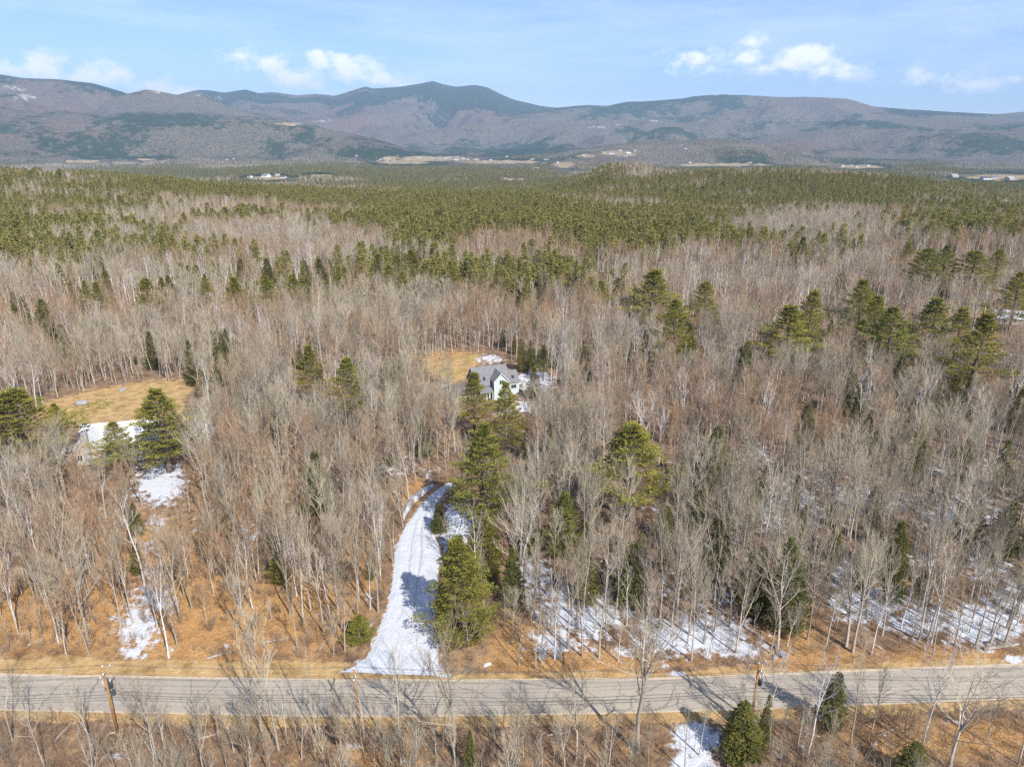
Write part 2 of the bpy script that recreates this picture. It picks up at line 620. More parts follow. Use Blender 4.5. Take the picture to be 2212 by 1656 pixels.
DRIVE_R = [(972, 1463), (958, 1440), (950, 1400), (944, 1365), (944, 1310), (950, 1240), (958, 1200), (940, 1150), (940, 1110), (946, 1082), (962, 1064), (986, 1048)]
SIDE_SNOW = [(950, 1205), (940, 1150), (985, 1090), (1015, 1085), (1025, 1120), (1010, 1165), (975, 1200)]
DRIVE_POLY = DRIVE_L + DRIVE_R[::-1]
DRIVE_UP = [(868, 1120), (880, 1085), (905, 1060), (935, 1045), (1000, 1000), (1050, 960), (1085, 895), (1118, 895), (1090, 965), (1034, 1020), (960, 1075), (900, 1120)]
HOUSE_C = [(1008, 870), (1010, 800), (1050, 780), (1118, 790), (1120, 868)]
HOUSE_L = [(140, 1000), (140, 960), (190, 900), (345, 895), (345, 1000)]
far_edge = lambda px: np.interp(px, [p[0] for p in ROAD_FAR], [p[1] for p in ROAD_FAR])
near_edge = lambda px: np.interp(px, [p[0] for p in ROAD_NEAR], [p[1] for p in ROAD_NEAR])

SNOWS = [  # px, py, rx, ry, weight
    (300, 1350, 70, 75, .85), (350, 1300, 45, 45, .8), (290, 1410, 45, 30, .8), (370, 1400, 30, 16, .55), (180, 1200, 80, 25, .5), (100, 1240, 70, 30, .45), (60, 1370, 90, 18, .5), (120, 1330, 60, 14, .5),
    (345, 1045, 70, 60, 1.0), (440, 930, 40, 35, .8), (430, 1130, 60, 40, .5), (540, 1150, 60, 40, .6), (500, 1260, 70, 25, .5), (640, 1250, 80, 30, .45), (600, 1090, 90, 40, .45), (700, 1330, 60, 20, .5), (490, 1400, 40, 20, .6), (790, 1290, 30, 30, .55),
    (850, 1010, 90, 40, .6), (600, 980, 60, 40, .5), (930, 1020, 40, 30, .6),
    (1150, 1250, 60, 110, .75), (1260, 1320, 130, 90, .95), (1200, 1390, 110, 45, .75), (1350, 1400, 90, 40, .6), (1500, 1370, 170, 60, .95), (1600, 1400, 90, 40, .85), (1560, 1300, 150, 50, .6), (1420, 1270, 120, 60, .6),
    (1880, 1300, 120, 60, .95), (1990, 1340, 110, 50, .9), (2120, 1350, 120, 60, 1.0), (2200, 1300, 90, 60, .9), (2190, 1425, 40, 16, .9), (1830, 1250, 80, 60, .7),
    (1460, 1455, 40, 16, .75), (1440, 1440, 25, 10, .6), (1700, 1100, 160, 110, .7), (1650, 980, 90, 60, .6), (1880, 1080, 160, 70, .7), (2080, 1110, 150, 70, .75), (1550, 1180, 160, 70, .6), (1400, 1110, 120, 60, .5), (2150, 1000, 120, 60, .55),
    (1505, 1600, 75, 55, 1.0), (1500, 1660, 80, 40, 1.0), (1300, 1650, 60, 20, .5), (760, 1610, 60, 25, .5), (250, 1625, 50, 25, .6), (850, 1650, 60, 25, .5), (2060, 1555, 60, 16, .6), (1900, 1600, 70, 24, .55), (1720, 1610, 60, 25, .45), (140, 1550, 50, 12, .5),
    (980, 1140, 60, 70, 1.0), (1060, 775, 40, 16, .8), (1155, 822, 55, 32, .95), (1130, 880, 40, 22, .8), (2175, 690, 40, 14, 1.0), (1600, 740, 90, 30, .4), (1850, 870, 100, 50, .5), (2200, 770, 60, 30, .5), (1100, 890, 60, 20, .6),
    (1400, 1000, 200, 90, .45), (1900, 960, 250, 70, .45), (700, 1080, 120, 60, .4), (200, 1100, 150, 50, .45)]
MORE_SNOW = [(335, 1130, 40, 30, .75), (322, 1180, 36, 30, .7), (318, 1235, 36, 30, .7), (312, 1290, 50, 40, .8), (285, 1440, 40, 14, .8), (1330, 1230, 60, 80, .6), (1980, 1210, 120, 40, .65), (2130, 1230, 110, 50, .7), (1750, 1220, 90, 50, .6), (1760, 1020, 120, 50, .6), (2010, 1010, 120, 40, .6), (410, 960, 30, 40, .8), (1180, 1300, 60, 60, .7)]
OTTER = [  # warm leaf litter
    (120, 1330, 260, 120, .9), (420, 1330, 170, 130, 1.0), (650, 1340, 150, 110, .9), (330, 1180, 150, 90, .8), (60, 1400, 150, 50, .7), (770, 1250, 60, 120, .7), (1150, 1390, 110, 60, .9), (1250, 1430, 300, 30, .8), (1700, 1360, 80, 70, .9),
    (1740, 1420, 200, 40, .8), (1940, 1290, 60, 50, .9), (2050, 1420, 180, 30, .8), (500, 1100, 150, 80, .6), (1100, 1600, 1400, 80, .30), (2050, 1600, 260, 60, .7), (830, 1640, 300, 40, .5), (1280, 1240, 40, 40, .5), (965, 772, 90, 14, 1.0), (900, 1060, 60, 30, .8)]


def ellipses(px, py, lst):
    out = np.zeros(px.shape)
    for cx, cy, rx, ry, w in lst:
        out = np.maximum(out, w * np.exp(-(((px - cx) / rx) ** 2 + ((py - cy) / ry) ** 2) * 0.9))
    return out


def soft_poly(px, py, poly, n=2, d=3.0):
    s = np.zeros(px.shape)
    k = 0
    for ox in (-d, 0, d):
        for oy in (-d, 0, d):
            s += in_poly(px + ox, py + oy, poly)
            k += 1
    return s / k


# ------------------------------------------------------------------ ground and mountains
def polar_mesh(name, r_list, az_list, mat, attr_fn, kind='structure'):
    R, A = np.meshgrid(r_list, az_list, indexing='ij')
    X, Y = R * np.sin(A), R * np.cos(A)
    Z = T(X.ravel(), Y.ravel()).reshape(X.shape)
    nr, na = R.shape
    V = np.stack([X.ravel(), Y.ravel(), Z.ravel()], 1)
    idx = np.arange(nr * na).reshape(nr, na)
    F = np.stack([idx[:-1, :-1], idx[:-1, 1:], idx[1:, 1:], idx[1:, :-1]], -1).reshape(-1, 4)
    F = F[:, ::-1]
    me = bpy.data.meshes.new(name)
    me.vertices.add(len(V))
    me.vertices.foreach_set('co', V.ravel())
    me.loops.add(F.size)
    me.loops.foreach_set('vertex_index', F.ravel())
    me.polygons.add(len(F))
    me.polygons.foreach_set('loop_start', np.arange(len(F)) * 4)
    me.polygons.foreach_set('loop_total', np.full(len(F), 4))
    me.update()
    me.polygons.foreach_set('use_smooth', np.ones(len(F), bool))
    col = attr_fn(V[:, 0], V[:, 1], V[:, 2])
    ca = me.color_attributes.new('mask', 'FLOAT_COLOR', 'POINT')
    ca.data.foreach_set('color', col.astype(np.float32).ravel())
    me.materials.append(mat)
    o = link(name, me)
    tag(o, kind=kind)
    return o


def ground_material():
    m, nt, N, L, b = new_mat('forest_floor')
    P = pos(nt)
    at_ = N.new('ShaderNodeVertexColor')
    at_.layer_name = 'mask'
    sp = N.new('ShaderNodeSeparateColor')
    L.new(at_.outputs['Color'], sp.inputs[0])
    snow, lit, fld = sp.outputs
    grn = at_.outputs['Alpha']
    n_big = node_noise(nt, 0.11, 5, P)
    n_mid = node_noise(nt, 0.55, 6, P, 0.65)
    n_fine = node_noise(nt, 3.2, 6, P, 0.7)
    floor = node_ramp(nt, n_mid, [(0.25, (0.14, 0.09, 0.055)), (0.5, (0.27, 0.175, 0.105)), (0.75, (0.40, 0.29, 0.19))])
    litter = node_ramp(nt, n_fine, [(0.25, (0.18, 0.10, 0.05)), (0.42, (0.44, 0.235, 0.082)), (0.56, (0.53, 0.31, 0.125)), (0.75, (0.55, 0.43, 0.28))])
    grass = node_ramp(nt, n_mid, [(0.22, (0.36, 0.225, 0.085)), (0.5, (0.52, 0.345, 0.15)), (0.8, (0.62, 0.46, 0.25))])
    gg = node_ramp(nt, n_fine, [(0.3, (0.24, 0.21, 0.05)), (0.7, (0.42, 0.33, 0.09))])
    f = node_math(nt, 'ADD', lit, node_math(nt, 'MULTIPLY', node_math(nt, 'SUBTRACT', n_mid, 0.5), 1.2))
    f = node_math(nt, 'MULTIPLY', node_math(nt, 'SUBTRACT', f, 0.18), 2.2, clamp=True)
    c = node_mix(nt, f, floor, litter)
    f = node_math(nt, 'ADD', fld, node_math(nt, 'MULTIPLY', node_math(nt, 'SUBTRACT', n_mid, 0.5), 1.3))
    f = node_math(nt, 'MULTIPLY', node_math(nt, 'SUBTRACT', f, 0.32), 2.6, clamp=True)
    c = node_mix(nt, f, c, grass)
    f = node_math(nt, 'ADD', grn, node_math(nt, 'MULTIPLY', node_math(nt, 'SUBTRACT', n_big, 0.5), 1.6))
    f = node_math(nt, 'MULTIPLY', node_math(nt, 'SUBTRACT', f, 0.35), 1.6, clamp=True)
    c = node_mix(nt, f, c, gg)
    dark = node_ramp(nt, n_fine, [(0.2, (0.55, 0.55, 0.55)), (0.55, (1, 1, 1)), (0.85, (1.18, 1.15, 1.1))])
    c = node_mix(nt, 0.8, c, dark, 'MULTIPLY')
    n_patch = node_noise(nt, 0.28, 5, P, 0.7)
    c = node_mix(nt, 1.0, c, node_ramp(nt, n_patch, [(0.3, (0.50, 0.46, 0.44)), (0.5, (0.95, 0.93, 0.92)), (0.7, (1.15, 1.15, 1.15))]), 'MULTIPLY')
    speck = node_math(nt, 'MULTIPLY', node_math(nt, 'MULTIPLY', node_math(nt, 'SUBTRACT', n_big, 0.50), 5.0, clamp=True), 0.34)
    speck = node_math(nt, 'MULTIPLY', speck, node_math(nt, 'SUBTRACT', 1.0, fld))
    snow = node_math(nt, 'MAXIMUM', snow, speck)
    mps = N.new('ShaderNodeMapping')
    mps.inputs['Rotation'].default_value = (0, 0, math.radians(-34))
    mps.inputs['Scale'].default_value = (0.85, 0.17, 1.0)
    L.new(P, mps.inputs[0])
    n_str = node_noise(nt, 1.0, 5, mps.outputs[0], 0.6)
    snow = node_math(nt, 'ADD', snow, node_math(nt, 'MULTIPLY', node_math(nt, 'SUBTRACT', n_str, 0.55), 0.9))
    f = node_math(nt, 'ADD', snow, node_math(nt, 'MULTIPLY', node_math(nt, 'SUBTRACT', n_mid, 0.5), 1.7))
    f = node_math(nt, 'ADD', f, node_math(nt, 'MULTIPLY', node_math(nt, 'SUBTRACT', n_fine, 0.5), 0.5))
    f = node_math(nt, 'MULTIPLY', node_math(nt, 'SUBTRACT', f, 0.54), 4.2, clamp=True)
    sn = node_ramp(nt, n_fine, [(0.2, (0.50, 0.52, 0.55)), (0.6, (0.68, 0.70, 0.73))])
    leaf = node_math(nt, 'MULTIPLY', node_math(nt, 'SUBTRACT', node_noise(nt, 5.5, 3, P, 0.6), 0.63), 12.0, clamp=True)
    f = node_math(nt, 'MULTIPLY', f, node_math(nt, 'SUBTRACT', 1.0, node_math(nt, 'MULTIPLY', leaf, 0.8)))
    c = node_mix(nt, f, c, sn)
    L.new(c, b.inputs['Base Color'])
    b.inputs['Roughness'].default_value = 0.95
    h = node_math(nt, 'ADD', node_math(nt, 'MULTIPLY', n_mid, 1.0), node_math(nt, 'MULTIPLY', n_fine, 0.4))
    node_bump(nt, h, 0.7, 0.5, b)
    return m


def ground_masks(x, y, z):
    r = np.hypot(x, y)
    px, py = proj(x, y, np.zeros_like(x))
    vis = (y > 30) & (r < 420)
    snow = ellipses(px, py, SNOWS + MORE_SNOW) * vis * 1.08
    lit = ellipses(px, py, OTTER) * vis * (0.45 + 0.9 * fbm(x / 11, y / 11, 3, 29))
    fe, ne = far_edge(px), near_edge(px)
    wob = (fbm(x / 6, y / 6, 3, 4) - 0.5)
    # mown verges along the road; wider west of the driveway
    vw = np.where(px < 760, 46, 22) + wob * 24
    verge = ((py < fe + 20) & (py > fe - vw)).astype(float) * sstep(0, 10, py - (fe - vw))
    verge2 = ((py > ne - 20) & (py < ne + 26 + wob * 22)).astype(float) * 0.95
    fld = np.maximum(verge, verge2) * vis
    snow = snow * (1 - np.clip(fld, 0, 1) * np.where((np.abs(px - 1460) < 60) | (px > 2140), 0.1, 0.85))
    fld = np.maximum(fld, soft_poly(px, py, FIELD, d=6) * vis)
    lw = soft_poly(px, py, LAWN, d=7) * vis
    fld = np.maximum(fld, lw * 0.8)
    snow = snow * (1 - 0.85 * np.clip(soft_poly(px, py, FIELD) + soft_poly(px, py, [(893, 800), (905, 776), (1015, 770), (1010, 832), (960, 840)]), 0, 1))
    for poly in (SNOW_YARD, LEFT_YARD, SIDE_SNOW):
        snow = np.maximum(snow, soft_poly(px, py, poly, d=9) * (0.62 if poly is SNOW_YARD else 0.8) * vis)
    snow = np.maximum(snow, soft_poly(px, py, EAST_YARD, d=9) * 0.62 * vis)
    grn = lw * 0.42 + soft_poly(px, py, FIELD) * 0.16 * vis + verge * 0.12
    snow = np.where(vis, snow, 0.1)
    return np.stack([np.clip(snow, 0, 1.2), np.clip(lit, 0, 1), np.clip(fld, 0, 1), np.clip(grn, 0, 1)], 1)


def hills_material():
    m, nt, N, L, b = new_mat('distant_woodland')
    P = pos(nt)
    at_ = N.new('ShaderNodeVertexColor')
    at_.layer_name = 'mask'
    sp = N.new('ShaderNodeSeparateColor')
    L.new(at_.outputs['Color'], sp.inputs[0])
    con, rock, tan = sp.outputs
    red = at_.outputs['Alpha']
    n1 = node_noise(nt, 0.011, 6, P, 0.70)
    n2 = node_noise(nt, 0.055, 4, P, 0.7)
    hard = node_ramp(nt, n2, [(0.3, (0.050, 0.046, 0.032)), (0.5, (0.145, 0.125, 0.088)), (0.7, (0.27, 0.235, 0.165))])
    redc = node_ramp(nt, n2, [(0.3, (0.10, 0.066, 0.045)), (0.7, (0.25, 0.165, 0.115))])
    hard = node_mix(nt, red, hard, redc)
    evg = node_ramp(nt, n2, [(0.3, (0.016, 0.030, 0.014)), (0.7, (0.055, 0.078, 0.032))])
    f = node_math(nt, 'ADD', con, node_math(nt, 'MULTIPLY', node_math(nt, 'SUBTRACT', n1, 0.5), 3.0))
    f = node_math(nt, 'MULTIPLY', node_math(nt, 'SUBTRACT', f, 0.38), 2.6, clamp=True)
    c = node_mix(nt, f, hard, evg)
    f = node_math(nt, 'ADD', tan, node_math(nt, 'MULTIPLY', node_math(nt, 'SUBTRACT', n1, 0.5), 2.4))
    f = node_math(nt, 'MULTIPLY', node_math(nt, 'SUBTRACT', f, 0.5), 4.0, clamp=True)
    c = node_mix(nt, f, c, node_ramp(nt, n1, [(0.3, (0.33, 0.25, 0.14)), (0.6, (0.45, 0.35, 0.21)), (0.75, (0.50, 0.44, 0.37))]))
    f = node_math(nt, 'ADD', rock, node_math(nt, 'MULTIPLY', node_math(nt, 'SUBTRACT', n1, 0.5), 3.4))
    f = node_math(nt, 'MULTIPLY', node_math(nt, 'SUBTRACT', f, 0.80), 4.0, clamp=True)
    c = node_mix(nt, f, c, (0.44, 0.41, 0.35))
    L.new(c, b.inputs['Base Color'])
    b.inputs['Roughness'].default_value = 1.0
    b.inputs['Specular IOR Level'].default_value = 0.0
    node_bump(nt, n2, 1.0, 18.0, b)
    return m


FARFIELDS = [(920, 343, 110, 5), (1080, 350, 100, 3.5), (870, 350, 60, 4), (1330, 332, 40, 6), (1270, 337, 25, 4), (1220, 356, 22, 6), (580, 385, 50, 4), (690, 380, 30, 3), (1560, 356, 110, 3), (1860, 360, 55, 3.5), (2160, 383, 90, 6), (180, 349, 40, 3), (270, 352, 30, 2.5), (310, 345, 20, 2), (1110, 388, 30, 2.5), (620, 268, 30, 3)]
ROCKS = [(50, 210, 60, 12), (30, 190, 40, 8), (430, 204, 16, 5), (470, 212, 30, 8), (345, 198, 30, 4), (240, 212, 12, 5), (150, 186, 30, 5), (700, 262, 60, 5), (1340, 268, 30, 4), (1420, 262, 30, 6), (1300, 275, 60, 5)]


def hill_masks(x, y, z):
    px, py = proj(x, y, z)
    r = np.hypot(x, y)
    front = y > 100
    n1 = fbm(x / 900, y / 900, 5, 51)
    n2 = fbm(x / 2600, y / 2600, 3, 61)
    # spruce on the heights and in the valley, hardwoods on the middle slopes
    con = 0.75 * sstep(430, 850, z + 400 * (n1 - 0.5)) + 0.30 * (1 - sstep(-60, 110, z + 120 * (n1 - 0.5))) + (n1 - 0.5) * 3.6 + 0.27  # noise term: evergreen patches, strengthened to paint in the dark of cloud shadows
    con = con + 0.35 * (px > 900) * (px < 1500) * sstep(12000, 14000, r)
    n3 = fbm(x / 330, y / 330, 3, 71)
    con = con + (n3 - 0.5) * 1.3
    rock = ellipses(px, py, [(a, b_, c, d, 0.85) for a, b_, c, d in ROCKS]) * front * (z > 40)
    tan = ellipses(px, py, [(a, b_, c * 1.1, d * 1.3, 1.1) for a, b_, c, d in FARFIELDS]) * front
    red = sstep(0.52, 0.7, n2 + 0.25 * (n1 - 0.5)) * 0.8 + 0.8 * ellipses(px, py, [(2080, 300, 80, 12, 1), (760, 268, 60, 12, 1), (160, 290, 120, 30, .7), (80, 262, 90, 12, .6)]) * front
    return np.stack([np.clip(con, 0, 1), rock, tan, np.clip(red, 0, 1)], 1)


GROUND = ground_material()
HILLS = hills_material()
az_front = np.radians(np.concatenate([np.linspace(-180, -62, 40)[:-1], np.linspace(-62, -45, 60)[:-1], np.linspace(-45, 45, 600), np.linspace(45, 62, 60)[1:], np.linspace(62, 180, 40)[1:]]))
R_MID = 2300.0
r_near = np.concatenate([[0.5, 15], np.geomspace(30, 60, 25)[:-1], np.linspace(60, 125, 180)[:-1], np.geomspace(125, R_MID, 230)])
polar_mesh('ground', r_near, az_front, GROUND, lambda x, y, z: ground_masks(x, y, z))
az_far = np.radians(np.concatenate([np.linspace(-180, -55, 50)[:-1], np.linspace(-55, 55, 760), np.linspace(55, 180, 50)[1:]]))
r_far = np.concatenate([np.geomspace(R_MID - 12, 5500, 110)[:-1], np.linspace(5500, 17500, 330)[:-1], np.linspace(17500, 24500, 16)])
polar_mesh('mountains', r_far, az_far, HILLS, lambda x, y, z: hill_masks(x, y, z))


# ------------------------------------------------------------------ road, driveway
def strip(name, A, B, z, mat, nu=12, sub=8, kind='structure', jag=0.0, hump=None):
    """sheet between two outlines on the ground, with uv across and along"""
    A = [Vector((*at(*p), 0)) for p in A]
    B = [Vector((*at(*p), 0)) for p in B]

    def dense(P):
        out = []
        for i in range(len(P) - 1):
            p0, p1, p2, p3 = P[max(i - 1, 0)], P[i], P[i + 1], P[min(i + 2, len(P) - 1)]
            for k in range(sub):
                t = k / sub
                out.append(0.5 * ((2 * p1) + (-p0 + p2) * t + (2 * p0 - 5 * p1 + 4 * p2 - p3) * t * t + (-p0 + 3 * p1 - 3 * p2 + p3) * t ** 3))
        out.append(P[-1])
        return out
    A, B = dense(A), dense(B)
    n = len(A)
    V, F, UV = [], [], []
    s = 0.0
    for i in range(n):
        if i:
            s += ((A[i] + B[i]) / 2 - (A[i - 1] + B[i - 1]) / 2).length
        w = (B[i] - A[i]).length
        for j in range(nu + 1):
            t = j / nu
            q = A[i].lerp(B[i], t)
            if jag and j in (0, nu):
                k = float(fbm(np.array([q.x / 1.3]), np.array([q.y / 1.3]), 3, 9)[0]) - 0.5
                q = q + (B[i] - A[i]).normalized() * (k * jag)
            h = hump(t, s, q) if hump else 0.0
            V.append((q.x, q.y, z + h))
            UV.append((t * w, s))
    for i in range(n - 1):
        for j in range(nu):
            a = i * (nu + 1) + j
            F.append((a, a + nu + 1, a + nu + 2, a + 1))
    me = bpy.data.meshes.new(name)
    me.from_pydata(V, [], F)
    me.update()
    if me.polygons[0].normal.z < 0:
        me.flip_normals()
    uvn = me.uv_layers.new(name='across')
    for lp in me.loops:
        uvn.data[lp.index].uv = ((lp.vertex_index % (nu + 1)) / nu, UV[lp.vertex_index][1])
    uv = me.uv_layers.new(name='uv')
    uv.active_render = True
    me.uv_layers.active = uv
    for lp in me.loops:
        uv.data[lp.index].uv = UV[lp.vertex_index]
    me.polygons.foreach_set('use_smooth', [True] * len(me.polygons))
    me.materials.append(mat)
    o = link(name, me)
    tag(o, kind=kind)
    return o


def road_material():
    m, nt, N, L, b = new_mat('worn_asphalt')
    P = pos(nt)
    uv = N.new('ShaderNodeUVMap').outputs[0]
    mp = N.new('ShaderNodeMapping')
    mp.inputs['Scale'].default_value = (0.8, 0.05, 1)
    L.new(uv, mp.inputs[0])
    streak = node_noise(nt, 1.0, 5, mp.outputs[0])
    n2 = node_noise(nt, 1.2, 6, P, 0.7)
    n3 = node_noise(nt, 0.07, 3, P)
    c = node_ramp(nt, streak, [(0.3, (0.37, 0.325, 0.255)), (0.7, (0.45, 0.395, 0.315))])
    c = node_mix(nt, 1.0, c, node_ramp(nt, n2, [(0.3, (0.85, 0.85, 0.86)), (0.7, (1.08, 1.07, 1.05))]), 'MULTIPLY')
    c = node_mix(nt, 1.0, c, node_ramp(nt, n3, [(0.35, (0.9, 0.9, 0.92)), (0.65, (1.06, 1.05, 1.03))]), 'MULTIPLY')
    v = N.new('ShaderNodeTexVoronoi')
    v.feature = 'DISTANCE_TO_EDGE'
    v.inputs['Scale'].default_value = 0.16
    dv = N.new('ShaderNodeVectorMath')
    dv.operation = 'ADD'
    nn = N.new('ShaderNodeTexNoise')
    nn.inputs['Scale'].default_value = 0.8
    L.new(P, nn.inputs['Vector'])
    L.new(nn.outputs['Color'], dv.inputs[1])
    L.new(P, dv.inputs[0])
    L.new(dv.outputs[0], v.inputs['Vector'])
    ck = node_math(nt, 'LESS_THAN', v.outputs['Distance'], 0.012)
    c = node_mix(nt, node_math(nt, 'MULTIPLY', ck, 0.55), c, (0.14, 0.125, 0.105))
    L.new(c, b.inputs['Base Color'])
    b.inputs['Roughness'].default_value = 0.9
    node_bump(nt, node_noise(nt, 9, 4, P), 0.25, 0.05, b)
    return m


def snow_material():
    m, nt, N, L, b = new_mat('trodden_snow')
    P = pos(nt)
    uv = N.new('ShaderNodeUVMap').outputs[0]
    n1 = node_noise(nt, 0.8, 6, P, 0.65)
    n2 = node_noise(nt, 4.0, 5, P, 0.65)
    mp = N.new('ShaderNodeMapping')
    mp.inputs['Scale'].default_value = (1.1, 0.16, 1)
    L.new(uv, mp.inputs[0])
    streak = node_noise(nt, 1.6, 5, mp.outputs[0])
    c = node_ramp(nt, n2, [(0.25, (0.44, 0.46, 0.49)), (0.5, (0.58, 0.60, 0.62)), (0.7, (0.67, 0.685, 0.70))])
    c = node_mix(nt, node_math(nt, 'MULTIPLY', node_math(nt, 'SUBTRACT', streak, 0.60), 3.0, clamp=True), c, (0.40, 0.40, 0.41))
    # two wheel tracks and a line of footprints worn into the snow
    un = N.new('ShaderNodeUVMap')
    un.uv_map = 'across'
    sx = N.new('ShaderNodeSeparateXYZ')
    L.new(un.outputs[0], sx.inputs[0])
    wob = node_math(nt, 'MULTIPLY', node_math(nt, 'SUBTRACT', node_noise(nt, 0.12, 2, P), 0.5), 0.16)
    uu = node_math(nt, 'ADD', sx.outputs[0], wob)
    tr = None
    for cx in (0.34, 0.56):
        k = node_math(nt, 'SUBTRACT', 1.0, node_math(nt, 'MULTIPLY', node_math(nt, 'ABSOLUTE', node_math(nt, 'SUBTRACT', uu, cx)), 26.0), clamp=True)
        tr = k if tr is None else node_math(nt, 'MAXIMUM', tr, k)
    br = node_math(nt, 'MULTIPLY', node_math(nt, 'SUBTRACT', n2, 0.42), 6.0, clamp=True)
    far_up = node_math(nt, 'MULTIPLY', node_math(nt, 'SUBTRACT', sx.outputs[1], 9.0), 0.12, clamp=True)
    tr = node_math(nt, 'MULTIPLY', node_math(nt, 'MULTIPLY', tr, br), node_math(nt, 'MULTIPLY', far_up, 0.75))
    vo_ = N.new('ShaderNodeTexVoronoi')
    vo_.inputs['Scale'].default_value = 1.7
    L.new(P, vo_.inputs['Vector'])
    ft = node_math(nt, 'LESS_THAN', vo_.outputs['Distance'], 0.17)
    k = node_math(nt, 'SUBTRACT', 1.0, node_math(nt, 'MULTIPLY', node_math(nt, 'ABSOLUTE', node_math(nt, 'SUBTRACT', uu, 0.62)), 7.0), clamp=True)
    ft = node_math(nt, 'MULTIPLY', ft, node_math(nt, 'MULTIPLY', k, 1.2, clamp=True))
    tr = node_math(nt, 'MAXIMUM', tr, ft)
    c = node_mix(nt, tr, c, (0.22, 0.20, 0.18))
    # melting rim: leaves and gravel show through
    rim = node_math(nt, 'MULTIPLY', node_math(nt, 'SUBTRACT', node_math(nt, 'ABSOLUTE', node_math(nt, 'SUBTRACT', sx.outputs[0], 0.5)), 0.40), 9.0, clamp=True)
    rim = node_math(nt, 'MULTIPLY', node_math(nt, 'SUBTRACT', node_math(nt, 'ADD', rim, node_math(nt, 'MULTIPLY', node_math(nt, 'SUBTRACT', n1, 0.5), 2.6)), 0.55), 5.0, clamp=True)
    rim = node_math(nt, 'MULTIPLY', rim, node_math(nt, 'GREATER_THAN', node_math(nt, 'ABSOLUTE', node_math(nt, 'SUBTRACT', sx.outputs[0], 0.5)), 0.36))
    c = node_mix(nt, rim, c, node_ramp(nt, n2, [(0.3, (0.22, 0.13, 0.06)), (0.7, (0.46, 0.29, 0.13))]))
    spk = node_math(nt, 'MULTIPLY', node_math(nt, 'SUBTRACT', node_noise(nt, 7.0, 3, P, 0.6), 0.66), 14.0, clamp=True)
    c = node_mix(nt, node_math(nt, 'MULTIPLY', spk, 0.7), c, (0.30, 0.22, 0.14))
    L.new(c, b.inputs['Base Color'])
    b.inputs['Roughness'].default_value = 0.75
    h = node_math(nt, 'ADD', node_math(nt, 'MULTIPLY', n1, 1.0), node_math(nt, 'ADD', node_math(nt, 'MULTIPLY', streak, 0.7), node_math(nt, 'MULTIPLY', n2, 0.3)))
    node_bump(nt, h, 0.5, 0.35, b)
    return m


ROADM = road_material()
SNOWM = snow_material()
strip('road', ROAD_NEAR, ROAD_FAR, 0.03, ROADM, nu=10)
strip('road_edge_sand', [(p[0], p[1] + 0.5) for p in ROAD_FAR], [(p[0], p[1] - 5.5) for p in ROAD_FAR], 0.018,
      simple_mat('sandy_shoulder', (0.46, 0.36, 0.24), (0.60, 0.50, 0.37), 1.5), nu=3)
strip('road_edge_sand', [(p[0], p[1] + 4) for p in ROAD_NEAR], [(p[0], p[1] - 1) for p in ROAD_NEAR], 0.018,
      bpy.data.materials['sandy_shoulder'], nu=3)


def drive_hump(t, s, q):
    e = min(t, 1 - t)
    n = float(fbm(np.array([q.x / 2.2]), np.array([q.y / 2.2]), 4, 77)[0])
    rut = -0.06 * (math.exp(-((t - 0.36) / 0.04) ** 2) + math.exp(-((t - 0.55) / 0.04) ** 2)) * (1 if s > 14 else 0.3)
    return (0.02 + 0.22 * n) * min(1, e * 7) + rut - 0.05 * (1 - min(1, e * 9))


strip('driveway', DRIVE_L, DRIVE_R, 0.06, SNOWM, nu=40, sub=14, jag=1.6, hump=drive_hump)
strip('snow_bank', [(866, 1121), (880, 1084), (904, 1059), (935, 1045)], [(871, 1122), (892, 1092), (916, 1069), (939, 1051)], 0.03, SNOWM, nu=8, sub=10, jag=0.8,
      hump=lambda t, s, q: 0.45 * math.sin(math.pi * t))


# ------------------------------------------------------------------ tree shapes
def rv(r, s=1.0):
    return Vector((r.uniform(-s, s), r.uniform(-s, s), r.uniform(-s, s)))


